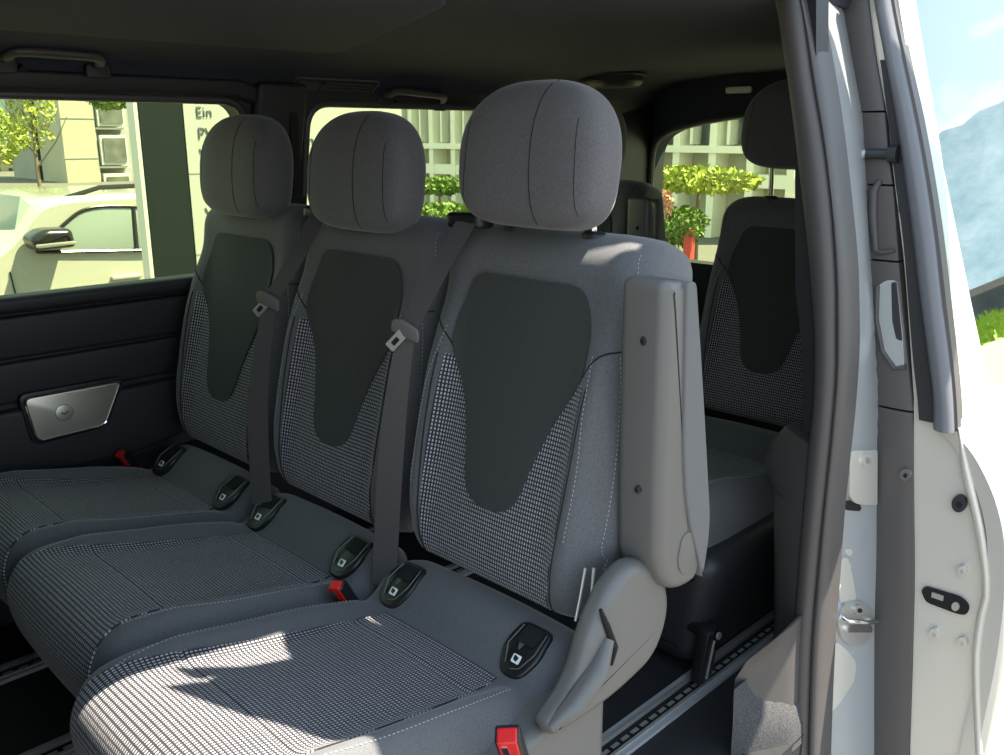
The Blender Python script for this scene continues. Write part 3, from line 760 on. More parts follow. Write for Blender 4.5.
dstrip('inner_trim', tr_l, tr_r, DY + .005, DY + .005, .10, 'plastic_trim', (185, 257), .005)
hp = dstrip('grab_panel', tr_l, tr_r, DY + .006, DY + .006, .10, 'plastic_trim', (259, 403), .006)
dstrip('inner_trim', tr_l, tr_r, DY + .004, DY + .004, .10, 'plastic_trim', (405, 800), .006)
def dpx(px, py, off=0): p = ony(px, py, DY); return p + np.array([0, off, 0])
def dprism(m, poly, c0, c1, r=0): m.rprism(poly, lambda a, b, c: dpx(a, b, c), c0, c1, r)
# hollow of the grab handle and its painted back
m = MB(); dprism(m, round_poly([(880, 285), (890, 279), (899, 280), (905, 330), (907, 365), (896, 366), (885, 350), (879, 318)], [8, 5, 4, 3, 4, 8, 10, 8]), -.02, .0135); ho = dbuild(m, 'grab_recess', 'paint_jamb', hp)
m = MB(); dprism(m, round_poly([(894, 282), (899, 281), (905, 340), (899, 338), (895, 320)], 2), .013, .0145); dbuild(m, 'recess_shade_edge', 'plastic_dark', ho)
m = MB(); m.tube([dpx(x, y, .012) for x, y in [(880, 285), (879, 318), (885, 350), (897, 367), (908, 366)]], .006, 8); dbuild(m, 'grab_rim', 'plastic_trim', hp)
# ridge in the trim above
m = MB(); m.tube([dpx(x, y, .010) for x, y in [(878, 250), (875, 215), (876, 190), (882, 180)]], [.007, .010, .010, .006], 10); m.tube([dpx(x, y, .012) for x, y in [(878, 250), (885, 252), (897, 250)]], [.005, .006, .004], 8); dbuild(m, 'trim_ridge', 'plastic_trim')
# painted door edge panel and its flange
pa_l = [(863, -40), (867, 0), (876, 60), (888, 120), (892, 160), (898, 210), (904, 260), (908, 310), (912, 370), (914, 403), (914, 470), (915, 566), (913, 660), (910, 755), (909, 800)]
pa_r = [(893, -40), (898, 0), (908, 60), (919, 120), (930, 189), (938, 260), (945, 330), (951, 400), (958, 428), (961, 470), (968, 500), (977, 540), (983, 590), (976, 620), (972, 660), (975, 755), (976, 800)]
pa_r2 = [(x + (8 if y >= 428 else 0), y) for x, y in pa_r]
dstrip('edge_panel', pa_l, pa_r2, DY - .004, DY - .006, .09, 'paint', (-40, 800), 0)
edge_r = [(960, 428), (968, 460), (978, 500), (986, 540), (990, 590), (984, 620), (980, 660), (983, 755), (984, 800)]
dstrip('edge_flange', pa_r, edge_r, DY + .004, DY + .004, .06, 'paint', (428, 800), .006)
# dark channel and the rubber lip beside the window
ch_l = [(866, -40), (870, 0), (880, 60), (888, 120), (895, 180), (903, 240), (908, 300), (913, 360), (918, 405), (919, 421)]
ws_l = [(870, -40), (874, 0), (885, 60), (896, 120), (906, 189), (914, 250), (920, 300), (928, 360), (933, 405), (933, 430)]
ws_r = [(884, -40), (889, 0), (901, 60), (914, 120), (925, 180), (934, 240), (941, 300), (949, 360), (953, 405), (954, 429)]
dstrip('lip_channel', ch_l, ws_l, DY + .004, DY + .004, .05, 'plastic_dark', (60, 420), 0)
dstrip('rubber_lip', ws_l, ws_r, DY + .022, DY + .020, .03, 'rubber_grey', (-40, 429), .014)
wl = [(889, -40), (894, 0), (906, 60), (919, 120), (930, 180), (939, 240), (946, 300), (953, 360), (957, 405), (958, 429)]
dstrip('lip_shadow_gap', ws_r, wl, DY + .012, DY + .010, .03, 'rubber', (-40, 428), .0)
# bolts, clip, latch slot, guide pin
for (x, y, r, ma) in ((960, 503, 8.5, 'plastic_dark'), (908, 473, 6, 'plastic_grey'), (963, 570, 5, 'paint'), (935, 633, 5.5, 'paint'), (963, 642, 5.5, 'paint'), (950, 566, 1.5, 'paint')):
    if r < 2: continue
    m = MB(); dprism(m, circ(x, y, r * .85, r), -.004, .008 if x != 908 else .017); bo = dbuild(m, 'bolt', ma)
    m = MB(); dprism(m, circ(x + .5, y + .5, r * .36, r * .42, 6), .006, .0095 if x != 908 else .0185); dbuild(m, 'bolt_socket', 'steel' if ma == 'paint' else 'void', bo)
m = MB(); dprism(m, round_poly([(921, 590), (926, 586), (962, 597), (970, 606), (967, 615), (958, 614), (926, 602)], 5), -.002, .0015); so = dbuild(m, 'latch_slot', 'void')
m = MB(); dprism(m, circ(956, 606, 4, 4.5, 12), .0005, .004); m.box(tuple(dpx(938, 596, .002)), (.012, .002, .006)); dbuild(m, 'latch_claw', 'steel', so)
m = MB(); a = dpx(892, 154, .012); m.tube([a, a + np.array([.045, .01, .0])], [.011, .010], 14); m.tube([a + np.array([-.018, 0, 0]), a], [.018, .018], 16); po = dbuild(m, 'guide_pin', 'plastic_dark')
m = MB(); m.tube([a + np.array([.044, .01, 0]), a + np.array([.062, .014, 0])], [.0095, .0085], 14); dbuild(m, 'pin_tip', 'steel', po)
for (x, y, h) in ((892, 130, 14), (900, 195, 18)):
    m = MB(); dprism(m, round_poly([(x - 3, y - h), (x + 3, y - h), (x + 5, y + h), (x - 1, y + h)], 2), -.002, .002); dbuild(m, 'edge_slot', 'plastic_dark')
# outer skin of the door: lower body, window frame, glass
g0, g1 = (.575, .70), (.795, 1.50)
def xg(z): return g0[0] + (g1[0] - g0[0]) * (z - g0[1]) / (g1[1] - g0[1])
sk = spline([(.430, -.42), (.425, -.1), (.415, .2), (.425, .40), (.455, .52), (.505, .61), (.558, .665), (.572, .695)], 6)
m = MB(); rings = []
for p in sk:
    rings.append([(p[0] + .05, DY + .002, p[1]), (p[0] + .016, DY + .006, p[1]), (p[0] + .004, DY - .004, p[1]), (p[0], DY - .02, p[1]), (p[0], -3.05, p[1]), (p[0] + .05, -3.05, p[1])])
m.loft(rings); dbuild(m, 'outer_skin', 'paint')
def gframe(yz, c0=-.0, c1=.03): 
    mm = MB(); mm.rprism(yz, lambda a, b, c: (xg(b) + c, a, b), c0, c1, .003, 2); return mm
# frame pillar: its rear boundary leans with the glass
fr = round_poly([(DY - .008, 1.62), (DY - .008, .655), (-2.30, .655), (-2.14, .705), (-2.095, .76), (-2.07, .90), (-2.04, 1.12), (-1.99, 1.42), (-1.965, 1.62)], [0, .005, .01, .08, .08, .3, .3, .3, 0])
dbuild(gframe(fr, -.004, .03), 'window_frame', 'paint')
dbuild(gframe([(-2.16, .66), (-3.05, .66), (-3.05, .705), (-2.16, .705)], -.003, .03), 'window_sill', 'paint')
dbuild(gframe([(-1.93, .67), (-3.05, .67), (-3.05, 1.60), (-1.93, 1.60)], .002, .008), 'window_glass', 'glass_privacy', smooth=False)

# ------------------------------------------------------------------ fittings
def grab(label, c0, c1, drop, inward):
    c0, c1 = np.array(c0), np.array(c1); base = (c0 + c1) / 2
    t = thing('grab_handle', label, 'handle', tuple(base), 'ceiling grab handles')
    a, b = c0 - base, c1 - base; q = np.array([inward, 0, drop]); ax = b - a
    pts = spline([a + np.array([.0, 0, .012]), a * .97 + q * .5, a * .80 + q, a * 0 + q * 1.06, b * .80 + q, b * .97 + q * .5, b + np.array([.0, 0, .012])], 7)
    m = MB(); m.tube(pts, [.013] * len(pts), 12, .8); m.build('grip', 'plastic_grey' if False else 'plastic_trim', t)
    for e in (a, b):
        m = MB(); m.rprism(round_poly([(-.030, -.018), (.030, -.018), (.030, .018), (-.030, .018)], .012), lambda u, v, c, e=e: tuple(e + np.array([c * -.7, u, v + c * -.4])), -.012, .014, .006, 3); m.build('handle_mount', 'plastic_dark', t)
    m = MB(); e = a * .62; m.tube([e + np.array([.02, 0, .0]), e + np.array([-.008, 0, -.012])], .007, 10); m.build('coat_hook', 'plastic_black', t)
    return t
def coveX(z): 
    f = table(sorted([(zz, 1.57 + a) for a, zz in half])); return f(z)
def on_ceiling(px, py, gap=0):
    f = table(sorted([(a, z) for a, z in half])); d = ray(px, py); t_ = .8 / np.linalg.norm(d)
    while True:
        P = CAM + d * t_
        if P[2] > f(abs(P[0] - 1.57)) - gap or P[0] - 1.57 > .74: return P
        t_ += .004 / np.linalg.norm(d)
h1a, h1b = on_ceiling(2, 63, .01), on_ceiling(97, 69, .01)
grab('black grab handle on the ceiling above the front window', h1a, h1b, .022, -.05)
h2a, h2b = on_ceiling(384, 98, .008), on_ceiling(438, 104, .008)
grab('black grab handle on the ceiling right of the air vent', h2a, h2b, .020, -.045)
# air vent
va, vb = on_ceiling(294, 82, .004), on_ceiling(374, 92, .004)
vt = thing('air_vent', 'long black slatted air vent on the ceiling edge', 'vent', tuple((va + vb) / 2))
vc = (va + vb) / 2; L = abs(vb[1] - va[1]) / 2
mv = Matrix.Rotation(math.radians(-48), 3, 'Y')
def vm(a, b, c): p = mv @ Vector((c, 0, b)); return (p.x, a, p.z)
m = MB(); m.rprism(round_poly([(-L, -.03), (L, -.03), (L, .03), (-L, .03)], .012), vm, .0, .03, .004, 3); m.build('vent_body', 'plastic_dark', vt)
m = MB(); m.tube([vm(p[0], p[1], .0) for p in round_poly([(-L, -.03), (L, -.03), (L, .03), (-L, .03)], .012)] + [vm(-L + .012, -.03, 0)], .003, 6); m.build('vent_rim', 'plastic_grey', vt)
for k in range(4):
    m = MB(); m.rprism([(-L * .86, -.018 + .012 * k - .002), (L * .30, -.018 + .012 * k - .002), (L * .30, -.018 + .012 * k + .003), (-L * .86, -.018 + .012 * k + .003)], vm, -.006, .006, .001, 1); m.build('vent_slat', 'plastic_trim', vt)
m = MB(); m.rprism(round_poly([(L * .42, -.02), (L * .92, -.02), (L * .92, .02), (L * .42, .02)], .006), vm, -.004, .005, .002, 2); m.build('vent_cover', 'plastic_trim', vt)
m = MB(); m.rprism(circ(L * .36, .004, .008, .008, 14), vm, -.010, .004, .002, 2); m.build('vent_wheel', 'plastic_trim', vt)
# dark oval cap on the headliner and the small lamp further back
c = on_ceiling(611, 77); c[2] = max(c[2], 1.46)
t = thing('ceiling_cap', 'dark oval cap on the headliner behind the near headrest', 'ceiling fitting', tuple(c))
m = MB(); m.rprism(circ(0, 0, .125, .11, 32), mXY(), .01, -.045, .035, 6); m.build('cap_body', 'plastic_dark', t)
m = MB(); m.tube([(.13 * math.cos(a), .114 * math.sin(a), -.004) for a in np.linspace(0, 2 * PI, 40)], .004, 6); m.build('cap_rim', 'plastic_trim', t)
c = ony(739, 90, YB + .012)
t = thing('reading_lamp', 'small pale lamp lens above the tailgate window', 'lamp', tuple(c))
m = MB(); m.rprism(round_poly([(-.055, -.012), (.055, -.012), (.055, .012), (-.055, .012)], .010), mXZ(), -.004, .008, .003, 3); m.build('lens', 'lamp', t)
m = MB(); m.tube([(p[0], .0, p[1]) for p in round_poly([(-.058, -.015), (.058, -.015), (.058, .015), (-.058, .015)], .010)] + [(-.048, -.015, 0)], .003, 6); m.build('bezel', 'plastic_dark', t)
# speaker grille in the wall
SX = xf(.52) - .034
sp = [onx(x, y, SX) for x, y in [(22, 398), (120, 380), (104, 424), (36, 441)]]
sc_ = sum(sp) / 4
t = thing('wall_speaker', 'silver speaker grille in the dark wall panel', 'speaker', tuple(sc_))
def spm(a, b, c): return (c, a, b)
so = [(p[1] - sc_[1], p[2] - sc_[2]) for p in sp]
big = [(a * 1.10, b * 1.18) for a, b in so]
m = MB(); m.rprism(round_poly(big, .025, 6), spm, -.003, .02, .003, 3); m.build('speaker_surround', 'plastic_black', t)
m = MB(); m.rprism(round_poly(so, .02, 6), spm, -.010, .0, .004, 3); go = m.build('grille', 'speaker', t)
m = MB(); m.tube([(-.011, p[0], p[1]) for p in round_poly(so, .02, 6)] + [(-.011, *round_poly(so, .02, 6)[0])], .0028, 6); m.build('grille_rim', 'chrome', go)
ec = onx(63, 412, SX) - sc_
m = MB(); m.rprism(circ(ec[1], ec[2], .023, .023, 28), spm, -.012, -.006, .003, 3); eo = m.build('grille_boss', 'speaker', go)
m = MB(); m.tube([(-.0125, ec[1] + .009, ec[2] + .003), (-.0125, ec[1], ec[2] - .003), (-.0125, ec[1] - .010, ec[2] + .004)], .0015, 5); m.build('boss_mark', 'plastic_dark', go)
# floor rails
def rail(label, xc, y0, y1):
    t = thing('floor_rail', label, 'rail', (xc, (y0 + y1) / 2, 0), 'aluminium floor rails'); h = (y1 - y0) / 2
    for sg in (-1, 1):
        m = MB(); m.rprism([(-.010, 0), (.010, 0), (.010, .009), (-.010, .009)], lambda a, b, c, sg=sg: (a + sg * .028, c, b), -h, h, .003, 2); m.build('rail_edge', 'aluminium', t)
        m = MB(); m.rprism([(-.0035, 0), (.0035, 0), (.0035, .012), (-.0035, .012)], lambda a, b, c, sg=sg: (a + sg * .021, c, b), -h, h, .001, 1); m.build('rail_lip', 'steel', t)
    m = MB(); m.box((0, 0, .001), (.018, h, .001)); so = m.build('rail_slot', 'void', t, smooth=False)
    m = MB(); y = -h + .02
    while y < h - .02: m.box((0, y, .0025), (.0045, .011, .0012)); y += .034
    m.build('slot_holes', 'steel', so)
    return t
rail('aluminium floor rail beside the open doorway', .978, -2.4, .3)
rail('aluminium floor rail under the window-side seat', 2.178, -2.4, .3)
rail('aluminium floor rail in front of the middle seat', 1.795, -2.4, .3)
# linkage under the rear seat
lk = MB(); A = lambda x, y, Y: np.array(ony(x, y, Y))
lo = Vector(rear.location)
pts = [onx(640, 603, 1.20), onx(675, 615, 1.08), onx(708, 634, .97)]; KY = float(pts[2][1]); KZ = float(pts[2][2])
lk.tube([tuple(Vector(p) - lo) for p in pts], .016, 8)
lk.rprism(round_poly([(KY + .02, KZ + .015), (KY - .03, KZ + .02), (KY - .005, .02), (KY + .045, .015)], .012), lambda a, b, c: (c - lo.x, a - lo.y, b - lo.z), .955, .985, .003, 2)
lko = lk.build('locking_frame', 'plastic_black', rear)
lk = MB(); lk.tube([tuple(Vector(p) - lo) for p in [(.952, KY, KZ - .01), (.952, KY + .025, .03)]], .003, 6); lk.tube([tuple(Vector(p) - lo) for p in [(.95, KY - .01, KZ), (.945, KY - .01, KZ)]], .009, 12); lk.build('locking_pin', 'steel', lko)
lk = MB(); lk.rprism(round_poly([(-.26, .02), (.22, .02), (.245, .325), (-.30, .325)], .06), lambda a, b, c: (a, c, b), .05, .665, .06, 5); lk.build('seat_apron', 'plastic_dark', rear)
# ------------------------------------------------------------------ outside
GZ = -.50
m = MB(); m.box((0, 0, GZ - .1), (300, 300, .1)); struct(m, 'ground', 'asphalt', smooth=False)
def bx(m, P0, P1, dx): # box between two points on a plane X=c, going back dx
    m.box(((P0[0] + P1[0]) / 2 + dx / 2, (P0[1] + P1[1]) / 2, (P0[2] + P1[2]) / 2), (abs(dx) / 2, abs(P0[1] - P1[1]) / 2, abs(P0[2] - P1[2]) / 2))
# sign board beside the van
SXP = 4.6
def sg_(x, y): return onx(x, y, SXP)
z0, z1 = GZ, 1.85
ya, yb, yc, ye = sg_(143, 190)[1], sg_(147, 190)[1], sg_(190, 190)[1], sg_(402, 150)[1]
st = thing('sign_board', 'tall white information sign with a dark stripe and grey lettering', 'sign', (SXP, (ya + ye) / 2, GZ))
so0 = Vector(st.location)
def sbox(y0_, y1_, a, b, x0, x1): mm = MB(); mm.box(((x0 + x1) / 2 - so0.x, (y0_ + y1_) / 2 - so0.y, (a + b) / 2 - so0.z), (abs(x1 - x0) / 2, abs(y1_ - y0_) / 2, (b - a) / 2)); return mm
o = sbox(yb + .04, ya - .0, GZ, z1, SXP - .03, SXP + .05).build('end_post', 'frame_pale', st, smooth=False)
sbox(yb, yc, GZ, z1, SXP, SXP + .05).build('dark_panel', 'sign_dark', st, smooth=False)
wp = sbox(yc, ye, GZ, z1, SXP - .005, SXP + .05).build('white_panel', 'sign_white', st, smooth=False)
for yy in (173, 254):
    mm = MB(); p = sg_(200, yy); mm.box((p[0] - .006 - so0.x, (yc + ye) / 2 - so0.y, p[2] - so0.z), (.001, abs(yc - ye) / 2, .004)); mm.build('panel_seam', 'concrete_grey', wp, smooth=False)
def text(s, px, py, hpx, parent):
    p = sg_(px, py); q = sg_(px, py - hpx); h = q[2] - p[2]
    cu = bpy.data.curves.new('lettering', 'FONT'); cu.body = s; cu.size = h / .70; cu.extrude = .002; cu.offset = -.0014
    o = bpy.data.objects.new('lettering', cu); COL.objects.link(o); o.parent = parent
    o.matrix_local = Matrix.Translation(Vector(p) + Vector((-.009, 0, 0)) - so0) @ Matrix(((0, 0, -1), (-1, 0, 0), (0, 1, 0))).to_4x4()
    bpy.context.view_layer.update(); me = bpy.data.meshes.new_from_object(o.evaluated_get(bpy.context.evaluated_depsgraph_get())); me.materials.clear(); me.materials.append(MATS['sign_text'])
    n_ = bpy.data.objects.new('lettering', me); COL.objects.link(n_); n_.parent = parent; n_.matrix_local = o.matrix_local.copy(); bpy.data.objects.remove(o)
for s, x, y, h in (('Ein', 195, 117, 11), ('PW', 197, 139, 12), ('V', 199, 160, 12), ('Teil', 203, 199, 12), ('Van', 205, 219, 12), ('OM', 206, 240, 12), ('m', 303, 146, 12)): text(s, x, y, h, wp)

# parked car (side plane X = CXP), facing +Y
CXP = 6.6
def cp(x, y, d=0): p = onx(x, y, CXP); return p
ref = cp(70, 250)
car = thing('parked_car', 'white parked car with a black door mirror seen through the window', 'car', (CXP + .85, ref[1] - .6, GZ))
c0 = Vector(car.location)
def yl(px, py): p = cp(px, py); return p[1], p[2]
# key outline points from the photo, completed to a whole car (local Y forward)
roof_z = yl(100, 196)[1]; sill_z = yl(100, 254)[1]; hood_y = yl(-10, 262)[0]
wy0 = yl(28, 254)[0]; wy1 = yl(143, 250)[0]
prof_c = [(hood_y + 1.45, GZ + .35), (hood_y + 1.55, GZ + .62), (hood_y + 1.35, sill_z - .10), (yl(2, 249)[0], sill_z + .03), (yl(50, 204)[0] + .05, yl(50, 204)[1]), (yl(72, 198)[0], yl(72, 198)[1]), (yl(130, 195)[0] - .2, roof_z), (yl(143, 195)[0] - 1.2, roof_z - .05), (wy1 - 1.75, sill_z + .15), (wy1 - 2.0, sill_z), (wy1 - 2.05, GZ + .5), (wy1 - 1.95, GZ + .28)]
pc = round_poly(prof_c, [.1, .1, .3, .3, .3, .3, .6, .5, .3, .15, .15, .1], 5)
def width_at(z): return .88 if z < sill_z else .88 - .05 * (z - sill_z) / (roof_z - sill_z)
m = MB()
rings = []
for t_ in (-1, -.97, -.9, -.5, 0, .5, .9, .97, 1):
    k = 1 - max(0, abs(t_) - .9) / .1 * .03
    ring = []
    for (y, z) in pc:
        zz = GZ + .28 + (z - GZ - .28) * k; ring.append((t_ * width_at(z), y - c0.y, zz - c0.z))
    rings.append(ring)
m.loft(rings); cb = m.build('body', 'car_white', car, angle=50)
def side(poly, c0_, c1_, r=.004):
    mm = MB(); mm.rprism(poly, lambda a, b, c: (-width_at(b) + c, a - c0.y, b - c0.z), c0_, c1_, r, 2); return mm
gl = round_poly([yl(34, 252), yl(58, 228), yl(80, 210), yl(100, 206), yl(128, 206), yl(143, 207), (wy1 - .9, roof_z - .16), (wy1 - 1.35, sill_z + .08), (wy1 - .5, sill_z + .02), yl(140, 250)], [.02, .1, .1, .1, .1, .1, .15, .08, .05, .02], 4)
side([(a, b) for a, b in gl], -.010, .01).build('side_window', 'car_glass', cb)
side([yl(131, 206), yl(135, 206), yl(137, 250), yl(132, 250)], -.016, .01).build('window_pillar', 'car_black', cb)
m = MB(); m.tube([(-width_at(z) - .012, y - c0.y, z - c0.z) for y, z in gl] + [(-width_at(gl[0][1]) - .012, gl[0][0] - c0.y, gl[0][1] - c0.z)], .012, 6); m.build('window_trim', 'car_black', cb)
# windscreen
wA, wB = prof_c[3], prof_c[4]
m = MB(); rings = []
for t_ in (-.62, -.3, 0, .3, .62):
    b_ = .02 - .05 * t_ * t_
    rings.append([(t_ * 1.18, wA[0] - .10 + b_ - c0.y, wA[1] + .055 - c0.z), (t_, wB[0] + .06 + b_ - c0.y, wB[1] + .045 - c0.z), (t_, wB[0] + .0 + b_ - c0.y, wB[1] - .02 - c0.z), (t_ * 1.18, wA[0] - .2 + b_ - c0.y, wA[1] - c0.z)])
m.loft(rings); m.build('windscreen', 'car_glass', cb)
mp_ = cp(42, 243)
m = MB(); m.rprism(round_poly([(-.14, -.06), (.12, -.07), (.15, .02), (.06, .075), (-.12, .07)], .04), lambda a, b, c: (-.88 - .02 + c, mp_[1] - c0.y + a, mp_[2] + .04 - c0.z + b), -.22, .02, .05, 5); mo = m.build('door_mirror', 'car_black', cb)
m = MB(); m.rprism(round_poly([(-.13, -.035), (.12, -.045), (.125, -.02), (-.12, -.012)], .01), lambda a, b, c: (-.88 - .02 + c, mp_[1] - c0.y + a, mp_[2] + .04 - c0.z + b), -.235, -.15, .005, 2); m.build('mirror_lamp', 'steel', mo)
hpnt = cp(124, 276)
m = MB(); m.rprism(round_poly([(-.11, -.016), (.11, -.016), (.11, .016), (-.11, .016)], .012), lambda a, b, c: (-.88 + c, hpnt[1] - c0.y + a, hpnt[2] - c0.z + b), -.03, .005, .008, 3); m.build('door_handle', 'car_white', cb)
m = MB(); a_ = yl(78, 195); m.tube([(-.60, a_[0] - c0.y, roof_z - .02 - c0.z), (-.60, a_[0] - .25 - c0.y, roof_z + .045 - c0.z), (-.60, a_[0] - 1.2 - c0.y, roof_z + .05 - c0.z), (-.60, a_[0] - 1.45 - c0.y, roof_z - .02 - c0.z)], .018, 8); m.build('roof_rail', 'car_black', cb)
dl = yl(8, 270)
m = MB(); m.tube([(-.884, dl[0] - c0.y, sill_z - .06 - c0.z), (-.886, dl[0] - .03 - c0.y, sill_z - .35 - c0.z), (-.884, dl[0] - .05 - c0.y, GZ + .4 - c0.z)], .005, 5); m.build('door_gap', 'car_black', cb)
for wy in (hood_y + .75, wy1 - 1.3):
    for sx in (-1, 1):
        m = MB(); m.rprism(circ(wy - c0.y, GZ + .32 - c0.z, .32, .32, 28), lambda a, b, c: (c, a, b), sx * .66, sx * .89, .03, 3); wo = m.build('wheel', 'car_black', car)
        m = MB(); m.rprism(circ(wy - c0.y, GZ + .32 - c0.z, .21, .21, 24), lambda a, b, c: (c, a, b), sx * .87, sx * .895, .01, 2); m.build('wheel_rim', 'steel', wo)

# foliage helper
def foliage(m, c, r, n, size, flat=1.0, seed=0):
    rnd = random.Random(seed)
    for _ in range(n):
        while True:
            v = Vector((rnd.uniform(-1, 1), rnd.uniform(-1, 1), rnd.uniform(-1, 1)))
            if v.length <= 1: break
        if rnd.random() < .6: v = v.normalized() * rnd.uniform(.75, 1)
        p = Vector((v.x * r[0], v.y * r[1], v.z * r[2])) + Vector(c)
        a = Vector((rnd.gauss(0, 1), rnd.gauss(0, 1), rnd.gauss(0, 1))).normalized(); b = a.cross(Vector((rnd.gauss(0, 1), rnd.gauss(0, 1), rnd.gauss(0, 1)))).normalized()
        s = size * rnd.uniform(.6, 1.3)
        i = [m.add(p - a * s), m.add(p + b * s * .5), m.add(p + a * s), m.add(p - b * s * .5)]
        m.face(*i)
def tree(label, base, h, crown, n, size, matn, group=None, seed=1, trunk_r=.06):
    t = thing('tree', label, 'tree', base, group)
    m = MB(); m.tube([(0, 0, 0), (.03, .02, h * .5), (-.02, .0, h)], [trunk_r, trunk_r * .75, trunk_r * .35], 10)
    rnd = random.Random(seed)
    for k in range(5):
        a = rnd.uniform(0, 2 * PI); z = h * rnd.uniform(.5, .85); m.tube([(0, 0, z), (math.cos(a) * .3, math.sin(a) * .3, z + .35), (math.cos(a) * .5, math.sin(a) * .5, z + .7)], [trunk_r * .4, trunk_r * .25, trunk_r * .1], 6)
    m.build('trunk', 'bark', t)
    m = MB()
    for (c, r, k) in crown: foliage(m, c, r, int(n * k), size, seed=seed + int(abs(c[2]) * 100))
    m.build('crown', matn, t, smooth=False); return t
# building with plain concrete wall behind the car
BX = 36.0
def bp(x, y): return onx(x, y, BX)
bt = thing('concrete_building', 'pale concrete building with square grey windows behind the white car', 'building', (BX + 4, bp(100, 150)[1], GZ))
b0 = Vector(bt.location)
def bbox(x0, x1, y0, y1, fwd, back, name, matn, par):
    a, b = bp(x0, 150), bp(x1, 150); a[2], b[2] = bp((x0 + x1) / 2, y0)[2], bp((x0 + x1) / 2, y1)[2]; mm = MB(); mm.box((BX + (back - fwd) / 2 - b0.x, (a[1] + b[1]) / 2 - b0.y, (a[2] + b[2]) / 2 - b0.z), ((back + fwd) / 2, abs(a[1] - b[1]) / 2, abs(a[2] - b[2]) / 2)); return mm.build(name, matn, par, smooth=False)
wl_ = bbox(64, 98, -120, 230, .0, 2.5, 'wall', 'concrete', bt)
w2_ = bbox(98, 260, -120, 230, -.6, 2.5, 'window_wall', 'concrete_grey', bt)
for k in range(-2, 3):
    yy = 136 + 38.5 * k
    f_ = bbox(100, 127, yy - 1, yy + 29, .1, .55, 'window', 'frame_pale', bt)
    bbox(102.5, 124.5, yy + 2, yy + 26, .16, .2, 'pane', 'win_mid', f_)
    bbox(98, 130, yy + 30, yy + 32, .0, .7, 'floor_band', 'frame_pale', bt)
for yy in (118, 158, 196):
    mm = bbox(62, 98, yy, yy + .6, .02, .05, 'joint', 'concrete_grey', wl_)
# facade with tall dark windows, left of it
BX2 = 39.5
def bp2(x, y): return onx(x, y, BX2)
b2 = thing('office_block', 'grey office block with tall dark window slots behind the street tree', 'building', (BX2 + 4, bp2(52, 150)[1], GZ))
q0 = Vector(b2.location)
def b2box(x0, x1, y0, y1, fwd, back, name, matn, par):
    a, b = bp2(x0, 150), bp2(x1, 150); a[2], b[2] = bp2((x0 + x1) / 2, y0)[2], bp2((x0 + x1) / 2, y1)[2]; mm = MB(); mm.box((BX2 + (back - fwd) / 2 - q0.x, (a[1] + b[1]) / 2 - q0.y, (a[2] + b[2]) / 2 - q0.z), ((back + fwd) / 2, abs(a[1] - b[1]) / 2, abs(a[2] - b[2]) / 2)); return mm.build(name, matn, par, smooth=False)
b2box(36, 66, -140, 230, 0, 3, 'wall', 'concrete_grey', b2)
for k in range(-1, 4):
    for xx in (37, 44, 51, 58):
        b2box(xx, xx + 4, 100 + 33 * k, 127 + 33 * k, .05, .3, 'window', 'win_dark', b2)
    b2box(34, 66, 128 + 33 * k, 131 + 33 * k, .3, .1, 'floor_band', 'frame_pale', b2)
b3 = thing('low_house', 'low cream building with small dark windows at the far left', 'building', (BX2 + 10, onx(10, 160, 50)[1], GZ))
def b3box(x0, x1, y0, y1, fwd, back, name, matn, par):
    a, b = onx(x0, 165, 50), onx(x1, 165, 50); a[2], b[2] = onx((x0 + x1) / 2, y0, 50)[2], onx((x0 + x1) / 2, y1, 50)[2]; r_ = Vector(b3.location); mm = MB(); mm.box((50 + (back - fwd) / 2 - r_.x, (a[1] + b[1]) / 2 - r_.y, (a[2] + b[2]) / 2 - r_.z), ((back + fwd) / 2, abs(a[1] - b[1]) / 2, abs(a[2] - b[2]) / 2)); return mm.build(name, matn, par, smooth=False)
b3box(-60, 34, 157, 230, 0, 8, 'wall', 'render_cream', b3)
for xx in (-20, -12, -4, 8, 13, 18, 23, 28):
    b3box(xx, xx + 3.5, 168, 180, .05, .3, 'window', 'win_dark', b3)
b3box(-62, 36, 154, 157, .4, 8, 'roof', 'frame_pale', b3)
# street tree
tb = onx(42, 190, 14.5); tree('slender young street tree with loose yellow-green leaves before the buildings', (tb[0], tb[1], GZ), 2.5, [((0, 0, 2.2), (.30, .34, .42), .8), ((0, 0, 2.7), (.22, .22, .4), .5), ((.1, .1, 1.75), (.38, .40, .22), .4)], 620, .04, 'leaf_light', seed=3, trunk_r=.035)
tb = onx(4, 180, 30); tree('round dark green tree at the foot of the far mountain', (tb[0], tb[1] + .8, GZ), 2.2, [((0, 0, 1.7), (1.6, 1.6, 1.0), 1.0)], 1400, .11, 'leaf_light', seed=9, trunk_r=.1)
tb = onx(154, 150, 16); tc_ = onx(110, 104, 16); tree('leafy branch crown hanging above the grey windows', (tb[0] , tb[1] - .02, GZ), 2.75, [((0, tc_[1] - tb[1] + .02, tc_[2] + .12 - GZ), (.5, .36, .22), 1.0), ((0, .1, 3.1), (.6, .6, .5), .8)], 900, .05, 'leaf', seed=12, trunk_r=.02)
